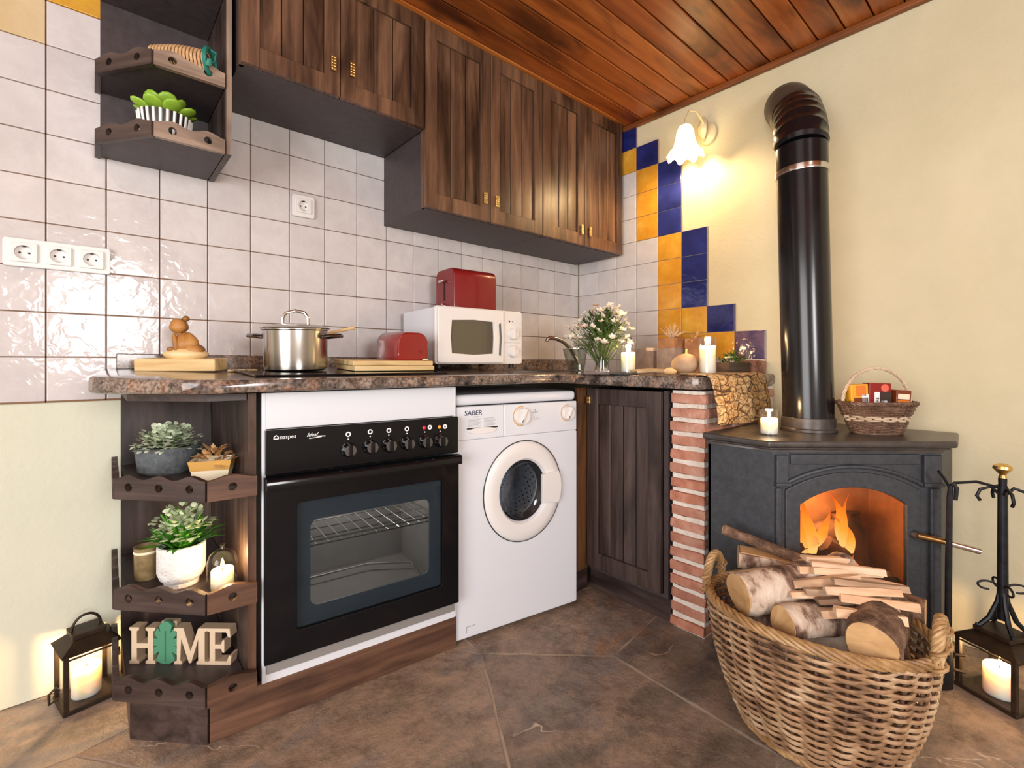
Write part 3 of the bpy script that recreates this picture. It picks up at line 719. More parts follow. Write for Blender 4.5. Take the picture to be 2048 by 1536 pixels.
# ------------------------------------------------------------------ granite counter
def sm(a, b, x): q = max(0, min(1, (x-a)/(b-a))); return q*q*(3-2*q)
def ztop(x, y): return (.956+.042*max(y, -.6))*(1-sm(-.95, -.62, x)) + .925*sm(-.95, -.62, x)
out = [(-2.236, -.003), (-2.262, -.37), (-2.25, -.40), (-2.09, -.573), (-2.06, -.585), (-.70, -.718), (-.668, -.75), (-.664, -1.09), (-.655, -1.118), (-.63, -1.132), (-.003, -1.132), (-.003, -.003)]
b = B(); b.prism(out, .900, .930)
for k in range(1, 16): bmesh.ops.bisect_plane(b.bm, geom=b.bm.verts[:]+b.bm.edges[:]+b.bm.faces[:], plane_co=(-2.2+k*.14, 0, 0), plane_no=(1, 0, 0))
for k in range(1, 8): bmesh.ops.bisect_plane(b.bm, geom=b.bm.verts[:]+b.bm.edges[:]+b.bm.faces[:], plane_co=(0, -k*.14, 0), plane_no=(0, 1, 0))
b.map(lambda x, y, z: (x, y, ztop(x, y) if z > .91 else .898-.02*sm(-.95, -.62, x)))
ed = [e for e in b.bm.edges if abs(e.verts[0].co.z-e.verts[1].co.z) < .02 and len(e.link_faces) == 2 and e.calc_face_angle(0) > 1.0 and min(v.co.y for v in e.verts) < -.002]
bmesh.ops.bevel(b.bm, geom=ed, offset=.009, segments=3, affect='EDGES', profile=.5)
ct = b.obj('countertop', 'granite', label='brown and black speckled granite worktop running into the corner', cat='worktop')
b = B().box(-2.2, -.03, -.026, -.003, .92, 1.003, .003); b.map(lambda x, y, z: (x, y, max(z, ztop(x, -.02)+.001) if z < .97 else z-.016*sm(-1.9, -.4, x)))
b.obj('upstand', 'granite', label='granite upstand strip along the tiles behind the worktop', cat='upstand')

# ------------------------------------------------------------------ corner stove
Bp, Cp = Vector((-.68, -1.374)), Vector((-.30, -1.715))
mid = (Bp+Cp)/2; ang = math.atan2(Cp.y-Bp.y, Cp.x-Bp.x)
st = thing('wood_stove', 'dark grey cast iron corner wood stove with a fire behind its arched door', 'stove', (mid.x, mid.y, 0), ang)
Minv = Matrix.Rotation(-ang, 2)
def sl(x, y): v = Minv @ (Vector((x, y))-mid); return (v.x, v.y)
HWD = (Cp-Bp).length/2
A_, D_, E_ = sl(-.68, -1.165), sl(-.06, -1.715), sl(-.06, -1.165)
def panel(p, q, z0, z1, th, name, mat):
    v = Vector((q[0]-p[0], q[1]-p[1])); L = v.length
    return B().box(0, L, 0, th, z0, z1, .002).obj(name, mat, st, (p[0], p[1], 0), (0, 0, math.atan2(v.y, v.x)))
panel(A_, (-HWD, 0), .09, .70, .012, 'side_panel', 'stove_iron'); panel((HWD, 0), D_, .09, .70, .012, 'side_panel', 'stove_iron')
panel(D_, E_, .09, .70, .012, 'back_panel', 'stove_iron'); panel(E_, A_, .09, .70, .012, 'back_panel', 'stove_iron')
B().prism([(-HWD+.004, .012), (HWD-.004, .012), (D_[0]-.016, D_[1]-.004), (E_[0], E_[1]-.018), (A_[0]+.016, A_[1]-.004)], .09, .10).obj('base_plate', 'stove_iron', st)
def arch(x0, x1, z0, zs, zt, n=18):
    p = [(x0, z0), (x1, z0)]
    cxx = (x0+x1)/2; hw = (x1-x0)/2
    # circular segment through the shoulders and the crown
    h = zt-zs; rad = (hw*hw+h*h)/(2*h); a = math.asin(min(1, hw/rad))
    for k in range(n+1):
        q = a-2*a*k/n; p.append((cxx+rad*math.sin(q), zt-rad+rad*math.cos(q)))
    return p
# front frame with an arched door opening
link('front_frame', ext2([[(-HWD, .09), (HWD, .09), (HWD, .70), (-HWD, .70)], arch(-.222, .192, .12, .585, .64)], .018, bev=.002), 'stove_iron', st, (0, .010, 0))
dr = link('door', ext2([arch(-.218, .188, .124, .581, .636), arch(-.178, .152, .27, .54, .594)], .016, bev=.003), 'stove_iron', st, (0, .004, 0))
B().box(-.19, .165, .009, .013, .25, .61).obj('glass', 'stove_glass', dr)
ar = arch(-.232, .202, .58, .597, .655)[2:]
B().tube([(x, -.002, z) for x, z in ar], .0065, 8).obj('arch_moulding', 'stove_iron', st)
for x0, x1 in ((-.252, -.215), (.196, .25)):
    p = B().box(x0, x1, -.012, .004, .605, .692, .003).box(x0-.002, x1+.006, -.016, .004, .595, .607, .003)
    p.obj('pilaster', 'stove_iron', st)
B().box(-.206, .188, -.006, .004, .662, .694, .003).obj('frieze', 'stove_iron', st)
B().box(.218, .25, -.010, .003, .12, .59, .004).obj('pilaster_shaft', 'stove_iron', st)
B().box(-.252, -.234, -.010, .003, .12, .59, .004).obj('pilaster_shaft', 'stove_iron', st)
def ofs(e):
    return [(A_[0]-e*.6, A_[1]+e*.15), (-HWD-e*.9, -e*.9), (HWD+e*.9, -e*.9), (D_[0]+e*.5, D_[1]-e*.3), (E_[0], E_[1])]
b = B().prism(ofs(.004), .700, .708).prism(ofs(.018), .708, .716, .003).prism(ofs(.030), .716, .737, .006)
b.obj('top_plate', 'stove_top', st)
for lx, ly in ((-HWD+.02, .02), (HWD-.02, .02), (A_[0]+.06, A_[1]+.02), (D_[0]-.06, D_[1]+.02)):
    sgn = -1 if lx < 0 else 1
    lg = B(); q = [(0, .095, .026), (.0, .06, .022), (.004, .03, .022), (.014, .008, .028), (.018, 0, .03)]
    for k, (dx_, z, hw_) in enumerate(q):
        ring = [lg.bm.verts.new((lx+sgn*dx_+sx*hw_*.8, ly-dx_*.8+sy*hw_*.6, z)) for sx, sy in ((-1, -1), (1, -1), (1, 1), (-1, 1))]
        if k:
            for m_ in range(4): lg.bm.faces.new((last[m_], last[(m_+1) % 4], ring[(m_+1) % 4], ring[m_]))
        last = ring
    lg.cap().obj('leg', 'stove_iron', st)
hd = B().cyl((0, 0, 0), (0, -.022, 0), .012, n=12); hd.obj('handle_boss', 'stove_iron', dr, (.17, -.006, .45))
B().tube([(.165, -.026, .452), (.22, -.055, .444)], [.010, .0085], 12).obj('door_handle', 'old_brass', dr, label='brass and steel door handle rod')
B().tube([(.22, -.055, .444), (.29, -.092, .430)], [.0095, .0085], 12).obj('handle_grip', 'chrome', dr)
# fire box lining, grate bar, embers, burning logs
fb = B().box(-.20, .18, .20, .212, .11, .66).box(-.21, -.20, .02, .212, .11, .66).box(.18, .19, .02, .212, .11, .66).box(-.2, .18, .02, .2, .66, .672).obj('firebox_lining', 'firebrick', st)
B().box(-.2, .18, .022, .2, .11, .27).obj('ash_bed', 'ash', st)
B().box(-.178, -.005, .028, .046, .27, .355, .008).box(.02, .155, .028, .046, .27, .30, .008).obj('log_guard', 'black_matte', st)
def wob(pts, r, seed, n=12, am=.12):
    rn = random.Random(seed); b = B(); b.tube(pts, [r*(1+rn.uniform(-am, am)) for _ in pts], n)
    for v in b.bm.verts: v.co += Vector([rn.uniform(-r*.06, r*.06) for _ in range(3)])
    return b
def lerp(p, q, n): return [tuple(p[i]+(q[i]-p[i])*k/n for i in range(3)) for k in range(n+1)]
wob(lerp((-.15, .12, .37), (.03, .13, .42), 8), .04, 1).obj('burning_log', 'charred', st)
wob(lerp((.08, .10, .28), (.055, .14, .47), 8), .042, 2).obj('burning_log', 'charred', st)
wob(lerp((-.05, .08, .39), (.06, .08, .30), 8), .03, 3).obj('burning_log', 'charred', st)
em = B(); rn = random.Random(9)
for k in range(60): em.sph((rn.uniform(.0, .15), rn.uniform(.05, .16), .28+rn.uniform(0, .03)), (rn.uniform(.006, .014),)*3, 6, 4)
em.obj('embers', 'ash', st, kind='stuff')
def flame(x, y, z, h, r, lean, seed):
    rn = random.Random(seed); b = B(); N = 12; pts = []; rad = []
    for k in range(N+1):
        f = k/N; pts.append((lean*f*f+.012*math.sin(5*f+seed)*f, .0, h*f)); rad.append(max(.0006, r*(math.sin(math.pi*(f*.75+.2))**1.3)*(1-f)**.55*1.25))
    b.tube(pts, rad, 10); b.map(lambda X, Y, Z: (X, Y*.45, Z)); b.obj('flame', 'fire', st, (x, y, z))
for a in ((-.11, .09, .355, .15, .024, .0, 1), (-.085, .085, .355, .20, .022, -.045, 2), (-.15, .09, .36, .10, .018, .01, 3), (-.05, .09, .37, .13, .018, .02, 4),
          (.005, .08, .40, .15, .020, -.03, 5), (.03, .075, .36, .13, .018, -.05, 6), (.0, .07, .38, .17, .014, .03, 7), (.045, .06, .29, .07, .015, -.02, 8), (-.165, .08, .36, .13, .012, .0, 9)): flame(*a)
lp_ = Matrix.Rotation(ang, 4, 'Z') @ Vector((-.05, .08, .47)); point('fire_light', (mid.x+lp_.x, mid.y+lp_.y, lp_.z), 6, (1, .64, .34), .05)

# flue pipe
fp = thing('flue_pipe', 'glossy black flue pipe rising from the stove and bending into the wall', 'flue pipe', (-.362, -1.372, .738))
base = Vector((0, 0, 0)); top = Vector((.004, .024, 1.0))
B().lathe([(.081, .0), (.088, .0), (.088, .008), (.083, .012), (.083, .045), (.080, .047)], 40).obj('base_collar', 'stove_top', fp)
B().tube([(0, 0, .045), tuple(top*.45), tuple(top*.90)], .079, 40).obj('lower_tube', 'pipe_enamel', fp)
B().tube([tuple(top*.90), tuple(top*.905), tuple(top*.92)], [.083, .084, .083], 40).obj('clamp_band', 'chrome', fp)
B().tube([tuple(top*.92), tuple(top*1.0)], .082, 40).obj('upper_tube', 'pipe_enamel', fp)
# elbow: mitred rings leaning to the wall
goal = Vector((.362-.004, 1.372-1.187, 2.078-.738)); d_h = Vector((goal.x, goal.y, 0)); d_h.normalize()
d0 = (top-base).normalized(); p0 = top.copy(); dirv = d0; seg = [p0]; 
endd = (Vector((goal.x, goal.y, .06))).normalized()
P0, P1, P2, P3 = top, top+Vector((.01, .005, .09)), goal-Vector((.19, .10, .14)), goal-Vector((.045, .025, .03))
bz = lambda f: P0*(1-f)**3+P1*3*f*(1-f)**2+P2*3*f*f*(1-f)+P3*f**3
pts = [bz(k/24) for k in range(19)]; rad = [.082+.005*((k % 3) == 1) for k in range(19)]
B().tube([tuple(p) for p in pts], rad, 40).obj('elbow', 'pipe_enamel', fp, angle=25)
sd_ = (goal-bz(.66)).normalized()
B().tube([tuple(bz(.66)), tuple(bz(.66)+sd_*.01), tuple(goal+sd_*.004)], [.084, .090, .092], 40).obj('wall_sleeve', 'pipe_collar', fp)

# printed cloth draped over the brick half wall
def cloth(u, v):
    x = -.652+.50*u
    path = [(-1.02, .932), (-1.08, .932), (-1.125, .931), (-1.146, .925), (-1.152, .90), (-1.158, .86), (-1.164, .82), (-1.168, .78), (-1.170, .75)]
    q = v*(len(path)-1); k = min(int(q), len(path)-2); f = q-k
    y = path[k][0]+(path[k+1][0]-path[k][0])*f; z = path[k][1]+(path[k+1][1]-path[k][1])*f
    y -= .006*math.sin(5*u+2*v)*v+.004*math.sin(13*u)*v+.012*math.sin(math.pi*v)*v*(1-u)
    return (x+.018*v*(1-u), y, z+.006*math.sin(7*u+1)*(v > .95))
b = B(); b.grid(cloth, 30, 40)
me = b.mesh('cloth'); uv = me.uv_layers.new(name='uv')
for p in me.polygons:
    for li in p.loop_indices:
        co = me.vertices[me.loops[li].vertex_index].co; uv.data[li].uv = ((co.x+.652)/.5, (-(co.z)+.94-co.y*.3)/.30)
cl = link('printed_cloth', me, 'cloth_print', label='brown printed cloth with a crackled pattern hanging over the half wall', cat='cloth')
md = cl.modifiers.new('thick', 'SOLIDIFY'); md.thickness = .003; md.offset = 1

# ------------------------------------------------------------------ wicker
def weave(parent, z0, z1, shape, rows, n, r, amp, mat, name='woven_wall', per=6, band=None, band_mat=None, stake_mat=None, sr=None):
    """rows of strands going in front of and behind the stakes; shape(f) -> (cx, cy, ax, ay)"""
    bs = {mat: B()}
    if band: bs[band_mat] = B()
    N = n*per//2*2
    for j in range(rows):
        f = j/(rows-1); cx_, cy_, ax, ay = shape(f); z = z0+(z1-z0)*f; sg = 1 if j % 2 else -1
        pts = []
        for k in range(N):
            a = 2*math.pi*k/N; o = amp*sg*math.cos(n*a/2); pts.append((cx_+(ax+o)*math.cos(a), cy_+(ay+o)*math.sin(a), z+r*.25*math.sin(3*a+j)))
        key = band_mat if band and band[0] <= f <= band[1] else mat
        bs[key].tube(pts, r, 6, True)
    for k_, b in bs.items(): b.obj(name, k_, parent, kind='stuff')
    s_ = B()
    for k in range(n):
        a = 2*math.pi*k/n; pts = []
        for q in range(7):
            f = q/6; cx_, cy_, ax, ay = shape(f); pts.append((cx_+ax*math.cos(a), cy_+ay*math.sin(a), z0+(z1-z0)*f))
        s_.tube(pts, sr or r*.9, 6)
    s_.obj('stakes', stake_mat or mat, parent, kind='stuff')
def braid(path, r, off, turns, n=3, closed=True, ns=None):
    """n strands twisting round a path"""
    b = B(); path = [Vector(p) for p in path]; N = len(path)
    for s_ in range(n):
        pts = []
        for i, p in enumerate(path):
            a_, c_ = path[(i-1) % N] if (closed or i) else p, path[(i+1) % N] if (closed or i < N-1) else p
            t_ = (c_-a_).normalized(); up = Vector((0, 0, 1)); up = (up-t_*up.dot(t_))
            up = up.normalized() if up.length > .05 else t_.orthogonal().normalized(); sd = t_.cross(up)
            ph = 2*math.pi*(turns*i/(N if closed else N-1)+s_/n); pts.append(p+(up*math.cos(ph)+sd*math.sin(ph))*off)
        b.tube(pts, r, 6, closed)
    return b
lb = thing('log_basket', 'large oval wicker basket full of firewood in front of the stove', 'basket', (-.83, -1.525, 0), R(2))
def shp(f): e = f**.8; return (-.02*e, 0.0, .135+.06*e+.012*math.sin(math.pi*f), .172+.078*e+.012*math.sin(math.pi*f))
weave(lb, .012, .318, shp, 33, 26, .0046, .0085, 'wicker', per=8, stake_mat='wicker_dark')
cx_, cy_, ax, ay = shp(1)
rim = lambda f, ex=0, n=120: [(cx_+(ax+ex)*math.cos(2*math.pi*k/n), cy_+(ay+ex)*math.sin(2*math.pi*k/n), .327+.004*math.cos(2*2*math.pi*k/n)) for k in range(n)]
braid(rim(0), .0052, .0085, 12, 5).obj('rim', 'wicker_gold', lb)
bx_, by_, bax, bay = shp(0)
braid([(bax*1.02*math.cos(2*math.pi*k/90), bay*1.02*math.sin(2*math.pi*k/90), .011) for k in range(90)], .006, .006, 12, 3).obj('base_rim', 'wicker_gold', lb)
B().lathe([(0, .004), (.95, .004), (.95, .010), (0, .010)], 40, rx=bax, ry=bay).obj('base', 'wicker', lb)
for s_ in (-1, 1):
    hp = [(cx_+.052*math.cos(R(a)), s_*(ay+.002), .325+.078*math.sin(R(a))) for a in range(-12, 193, 6)]
    braid(hp, .005, .008, 4, 5, False).obj('handle', 'wicker_gold', lb)
    for q in (-1, 1): braid([(cx_+q*.053+.012*math.cos(a/10*2*math.pi), s_*(ay+.004)+.014*math.sin(a/10*2*math.pi), .30+.0035*a) for a in range(0, 21)], .004, .0, 1, 1, False).obj('handle_binding', 'wicker_gold', lb)

# firewood
def firewood(name, label, p, q, r, bark='birch_bark', seed=0, flatc=None, group='logs in the wicker basket'):
    p, q = Vector(p), Vector(q); d = q-p; L = d.length; rn = random.Random(seed)
    N = 10; b = B()
    pts = [(L*k/N, r*.05*math.sin(k*1.3+seed), r*.05*math.cos(k*1.7+seed)) for k in range(N+1)]
    b.tube(pts, [r*(1+rn.uniform(-.05, .05)) for _ in pts], 22)
    for v in b.bm.verts:
        a = math.atan2(v.co.z, v.co.y); s_ = 1+.05*math.sin(3*a+seed)+.03*math.sin(7*a+2*seed)+rn.uniform(-.02, .02); v.co.y *= s_; v.co.z *= s_
    for v in b.bm.verts: v.co.x = 0 if v.co.x < L/(2*N) else L if v.co.x > L-L/(2*N) else v.co.x
    if flatc is not None:
        for v in b.bm.verts: v.co.z = min(v.co.z, flatc*r)
    rot = d.to_track_quat('X', 'Z').to_euler()
    o = b.obj(name, bark, None, p, rot, 50, label=label, cat='log', group=group)
    for x, s_ in ((-.0012, -1), (L+.0012, 1)):
        ring = [(x, .93*r*math.cos(2*math.pi*k/22)*(1+.05*math.sin(3*(2*math.pi*k/22)+seed)), min(.93*r*math.sin(2*math.pi*k/22)*(1+.05*math.sin(3*(2*math.pi*k/22)+seed)), (flatc or 9)*r)) for k in range(22)]
        c_ = B(); vv = [c_.bm.verts.new(w_) for w_ in ring]; v2 = [c_.bm.verts.new((w_[0]-s_*.004, w_[1], w_[2])) for w_ in ring]
        c_.bm.faces.new(vv); c_.bm.faces.new(v2[::-1])
        for k in range(22): c_.bm.faces.new((vv[k], v2[k], v2[(k+1) % 22], vv[(k+1) % 22]))
        c_.obj('cut_end', 'cut_wood', o)
    if flatc is not None: B().box(.004, L-.004, -r*.72, r*.72, flatc*r-.002, flatc*r+.0025).obj('split_face', 'cut_wood', o)
    return o
firewood('firewood_log', 'thick birch log lying across the top of the wicker basket', (-.975, -1.395, .366), (-.705, -1.57, .398), .054, seed=1)
firewood('branch', 'thin knobbly branch sticking out over the back of the basket', (-.775, -1.262, .455), (-.73, -1.50, .405), .0145, 'dark_bark', 2)
firewood('firewood_log', 'short split log with a pale face behind the birch log', (-.79, -1.315, .40), (-.70, -1.50, .385), .042, seed=3, flatc=.3)
firewood('firewood_log', 'grey barked log with its end at the front left of the basket', (-.985, -1.505, .335), (-.80, -1.60, .33), .042, seed=4)
firewood('firewood_log', 'split log with a broad pale end at the front right of the basket', (-.955, -1.675, .345), (-.74, -1.66, .36), .052, 'dark_bark', 5)
firewood('firewood_log', 'dark barked log at the back right rim of the basket', (-.70, -1.50, .345), (-.68, -1.73, .345), .034, 'dark_bark', 6)
firewood('firewood_log', 'buried birch log deep in the middle of the basket', (-.90, -1.40, .25), (-.76, -1.70, .25), .055, seed=7)
KN = [((-.90, -1.50, .405), (-.80, -1.62, .43)), ((-.91, -1.53, .40), (-.80, -1.66, .405)), ((-.92, -1.56, .39), (-.80, -1.68, .40)), ((-.86, -1.50, .43), (-.745, -1.60, .425)),
      ((-.90, -1.57, .415), (-.79, -1.70, .42)), ((-.85, -1.53, .435), (-.73, -1.65, .43)), ((-.935, -1.57, .37), (-.82, -1.70, .385)), ((-.83, -1.52, .445), (-.74, -1.66, .44)), ((-.87, -1.58, .432), (-.77, -1.71, .425)), ((-.80, -1.56, .42), (-.70, -1.69, .40)), ((-.92, -1.50, .385), (-.83, -1.62, .40)), ((-.89, -1.60, .405), (-.80, -1.735, .40)), ((-.82, -1.50, .45), (-.715, -1.585, .44)), ((-.93, -1.60, .385), (-.85, -1.72, .38))]
KL = ['uppermost', 'broad', 'lowest', 'rear', 'narrow', 'long', 'front', 'thin', 'flat', 'right hand']
for i, (p, q) in enumerate(KN):
    p, q = Vector(p), Vector(q); d = q-p; rn = random.Random(i+40); hw = rn.uniform(.009, .016); ht = rn.uniform(.005, .009); L = d.length
    b = B(); sec = [(-hw, -ht), (hw, -ht*.6), (hw*.7, ht), (-hw*.4, ht*1.2)]
    for k in range(4):
        x = L*k/3; ring = [b.bm.verts.new((x, s_[0]*(1+rn.uniform(-.15, .15)), s_[1]*(1+rn.uniform(-.2, .2)))) for s_ in sec]
        if k:
            for m_ in range(4): b.bm.faces.new((last[m_], last[(m_+1) % 4], ring[(m_+1) % 4], ring[m_]))
        last = ring
    b.cap(); o = b.obj('kindling_stick', 'kindling', None, p, d.to_track_quat('X', 'Z').to_euler(), 20, label='split pale kindling stick in the bundle on top of the basket', cat='kindling', group='kindling sticks on the basket')

# ------------------------------------------------------------------ candles
def candle_parts(parent, r, h, z=0, light=2.0, tilt=0):
    b = B().lathe([(0, 0), (r*.96, 0), (r, .004), (r, h-.004), (r*.93, h), (r*.6, h-.004), (0, h-.006)], 32)
    b.map(lambda x, y, z_: (x, y, z_+(.03*x if z_ > h*.8 else 0)*1.5)); b.obj('wax', 'wax', parent, (0, 0, z))
    B().cyl((0, 0, h-.007), (.001, 0, h+.006), .0012, n=6).obj('wick', 'wick', parent, (0, 0, z))
    fl_ = B().lathe([(0, 0), (.0035, .003), (.0048, .008), (.0035, .015), (.0012, .022), (0, .026)], 12); fl_.obj('flame', 'flame', parent, (0, 0, z+h+.003))
def candle(label, loc, r, h, power):
    t = thing('candle', label, 'candle', loc, group='lit candles'); candle_parts(t, r, h)
    point('candle_light', (loc[0], loc[1], loc[2]+h+.03), power, WARM, .012); return t
def glass_tube(parent, r, h, th=.002, base=True, z=0):
    b = B().lathe([(0, 0), (r, 0), (r, h), (r-th, h), (r-th, .003), (0, .003)], 36); return b.obj('glass', 'clear_glass', parent, (0, 0, z))
def glass_candle(label, loc, r, h, gr, gh, power, mat='clear_glass'):
    t = thing('glass_candle', label, 'candle', loc); candle_parts(t, r, h, .0035)
    glass_tube(t, gr, gh); point('candle_light', (loc[0], loc[1], loc[2]+h+.03), power, WARM, .012); return t
zr = lambda x, y: ztop(x, y)+.0005
glass_candle('lit white candle in a glass cylinder right of the flower vase', (-.569, -.765, zr(-.569, -.765)+.007), .029, .082, .0335, .118, 2.2)
glass_candle('tall lit white candle in a glass right of the round stone', (-.455, -1.052, zr(-.455, -1.052)), .029, .112, .0335, .148, 2.4)
glass_candle('small lit candle in a glass on the stove top', (-.575, -1.322, .7375), .026, .050, .031, .082, 1.6)

# ------------------------------------------------------------------ lanterns
def lantern(label, loc, rz, w_, h, power):
    t = thing('lantern', label, 'lantern', loc, rz); a = w_/2
    B().box(-a-.008, a+.008, -a-.008, a+.008, 0, .012, .002).obj('base', 'lantern_metal', t)
    for sx in (-1, 1):
        for sy in (-1, 1): B().box(sx*a-.006, sx*a+.006, sy*a-.006, sy*a+.006, .012, h*.78, .001).obj('post', 'lantern_metal', t)
    B().box(-a-.01, a+.01, -a-.01, a+.01, h*.78, h*.80).obj('eave', 'lantern_metal', t)
    q = a+.012; r_ = a*.62; z0, z1 = h*.80, h*.93
    b = B(); lo = [b.bm.verts.new((sx*q, sy*q, z0)) for sx, sy in ((-1, -1), (1, -1), (1, 1), (-1, 1))]; hi = [b.bm.verts.new((sx*r_, sy*r_, z1)) for sx, sy in ((-1, -1), (1, -1), (1, 1), (-1, 1))]
    for k in range(4): b.bm.faces.new((lo[k], lo[(k+1) % 4], hi[(k+1) % 4], hi[k]))
    b.bm.faces.new(lo[::-1]); b.bm.faces.new(hi); b.obj('roof', 'lantern_metal', t)
    B().box(-r_-.004, r_+.004, -r_-.004, r_+.004, z1, h, .002).obj('cap', 'lantern_metal', t)
    for k in range(4):
        M = Matrix.Rotation(R(90*k), 4, 'Z'); g = B().box(-a+.007, a-.007, -a-.001, -a+.001, .014, h*.77); g.xf(M); g.obj('pane', 'clear_glass', t)
        br = B().box(-a+.006, a-.006, -a-.003, -a+.003, h*.72, h*.735); br.xf(M); br.obj('cross_bar', 'lantern_metal', t)
    return t
def lantern_ring(t, h, w_):
    B().tube(arcpts((0, 0, h), .032, 0, 180, 14, ry=.038), .0035, 8).obj('carry_ring', 'lantern_metal', t)
    B().tube([(-w_/2-.008, 0, .03), (-w_/2-.025, 0, .022), (-w_/2-.026, 0, .05), (-w_/2-.012, 0, .062), (-w_/2-.004, 0, .05)], .0035, 8).obj('side_ring', 'lantern_metal', t)
    B().tube([(w_/2+.006, 0, .10), (w_/2+.022, 0, .11), (w_/2+.022, 0, .09), (w_/2+.006, 0, .08)], .0035, 8).obj('latch', 'lantern_metal', t)
LH = .205
t = lantern('small brown metal lantern on the floor against the pale wall', (-2.268, -.082, 0), R(12), .108, LH, 1)
lantern_ring(t, LH, .108)
candle('lit candle inside the small lantern against the pale wall', (-2.268, -.082, .0125), .034, .082, 4.0)
t = lantern('dark metal lantern on the floor below the fire tool stand', (-.262, -1.845, 0), R(-28), .135, .195, 1)
B().tube([(-.07, .05, .05), (-.095, .066, .055), (-.1, .07, .08), (-.09, .062, .1), (-.07, .05, .1)], .005, 8).obj('side_ring', 'lantern_metal', t)
candle('lit candle inside the dark lantern below the fire tool stand', (-.275, -1.84, .0125), .037, .08, 3.5)

# ------------------------------------------------------------------ fire tool stand and shovel
sx_, sy_, sz_ = -.262, -1.845, .1955
ft = thing('fire_tool_stand', 'black wrought iron fire tool stand with a brass knob', 'tool stand', (sx_, sy_, sz_), R(-20))
B().tube([(0, 0, .03), (0, 0, .42)], [.013, .011], 12).obj('pole', 'wrought_iron', ft)
for k in range(4):
    a = R(45+90*k); c_, s_ = math.cos(a), math.sin(a)
    B().tube([(c_*.006, s_*.006, .12), (c_*.012, s_*.012, .08), (c_*.03, s_*.03, .03), (c_*.052, s_*.052, .004), (c_*.06, s_*.06, .005)], [.005, .006, .007, .006, .005], 8).obj('leg', 'wrought_iron', ft)
    B().tube([(c_*(.012+.022*(1-math.cos(R(q)))), s_*(.012+.022*(1-math.cos(R(q)))), .125+.012*math.sin(R(q))) for q in range(0, 300, 20)], .003, 6).obj('scroll', 'wrought_iron', ft)
    B().tube([(c_*.008, s_*.008, .395), (c_*.025, s_*.025, .415), (c_*.05, s_*.05, .405), (c_*.058, s_*.058, .385), (c_*.05, s_*.05, .372)], .0045, 8).obj('hook', 'wrought_iron', ft)
B().lathe([(0, .415), (.009, .415), (.010, .44), (.008, .443), (0, .443)], 16).obj('neck', 'wrought_iron', ft)
B().lathe([(0, .443), (.010, .443), (.007, .452), (.012, .458), (.022, .470), (.020, .478), (.010, .484), (0, .486)], 24).obj('knob', 'brass', ft)
arm_end = Matrix.Rotation(R(20), 4, 'Z') @ (Vector((-.362, -1.742, .625))-Vector((sx_, sy_, sz_)))
B().tube([(0, 0, .412), tuple(arm_end*.5+Vector((0, 0, .412*.5+.01))), (arm_end.x*.92, arm_end.y*.92, arm_end.z-.004), tuple(arm_end+Vector((0, 0, -.02))), (arm_end.x*1.12, arm_end.y*1.12, arm_end.z+.012), (arm_end.x*1.22, arm_end.y*1.22, arm_end.z+.03)], .0042, 8).obj('tool_arm', 'wrought_iron', ft)
sh = thing('fire_shovel', 'black iron fire shovel hanging from the tool stand beside the stove', 'shovel', (-.366, -1.738, .003))
B().tube([(0, 0, .14), (0.002, -.001, .38), (.003, -.003, .57), (.004, -.005, .61), (.004, -.012, .617), (.004, -.018, .606), (.004, -.016, .57)], [.0085, .0085, .0075, .006, .006, .006, .005], 10).obj('shaft', 'wrought_iron', sh)
b = B().grid(lambda u, v: ((u-.5)*(.032+.024*v)+v*.004, -.006*math.sin(math.pi*u)+.004+.012*v*v, .16*(1-v)), 8, 8); ob = b.obj('blade', 'wrought_iron', sh, rot=(0, 0, R(-40)))
m_ = ob.modifiers.new('t', 'SOLIDIFY'); m_.thickness = .003

# ------------------------------------------------------------------ small basket with packets on the stove
sb = thing('handled_basket', 'small brown wicker basket with an arched handle on the stove top', 'basket', (-.272, -1.548, .7375), ang)
def shp2(f): return (0, 0, .078+.040*f, .05+.025*f)
weave(sb, .006, .098, shp2, 17, 24, .0032, .0035, 'wicker_dark', per=6, band=(.38, .58), band_mat='wicker_pale', sr=.003)
braid([(.12*math.cos(2*math.pi*k/80), .078*math.sin(2*math.pi*k/80), .102) for k in range(80)], .004, .004, 16, 3).obj('rim', 'wicker_dark', sb)
B().lathe([(0, .0), (1, .0), (1, .006), (0, .006)], 32, rx=.078, ry=.05).obj('base', 'wicker_dark', sb)
braid([(.112*math.cos(R(a)), 0, .10+.118*math.sin(R(a))) for a in range(0, 181, 5)], .0032, .003, 6, 3, False).obj('handle', 'wicker_pale', sb)
Mb = Matrix.Translation((-.272, -1.548, .7375)) @ Matrix.Rotation(ang, 4, 'Z')
def packet(label, lx, ly, w_, d_, h, tilt, mat, z=.04, bits=()):
    p = Mb @ Vector((lx, ly, z)); t = thing('snack_packet', label, 'packet', p, rot=(0, tilt, ang), group=None)
    B().box(-w_/2, w_/2, -d_/2, d_/2, 0, h, .003).obj('wrapper', mat, t)
    for (x0, x1, z0, z1, mm) in bits: B().box(x0, x1, -d_/2-.0012, -d_/2+.001, z0, z1).obj('print_patch', mm, t)
    return t
flat('pk_yellow', '#e3a62c', .35); flat('pk_red', '#8c1a16', .35); flat('pk_brown', '#7a3418', .35); flat('pk_orange', '#dd7a2e', .35); flat('pk_dark', '#3a2a26', .4); flat('pk_pink', '#e06a52', .4)
packet('yellow snack packet at the left of the small basket', -.062, .0, .058, .03, .125, R(-2), 'pk_yellow', bits=[(-.012, .02, .085, .12, 'pk_orange'), (-.02, .026, .055, .08, 'pk_brown'), (.006, .028, .05, .09, 'label_white')])
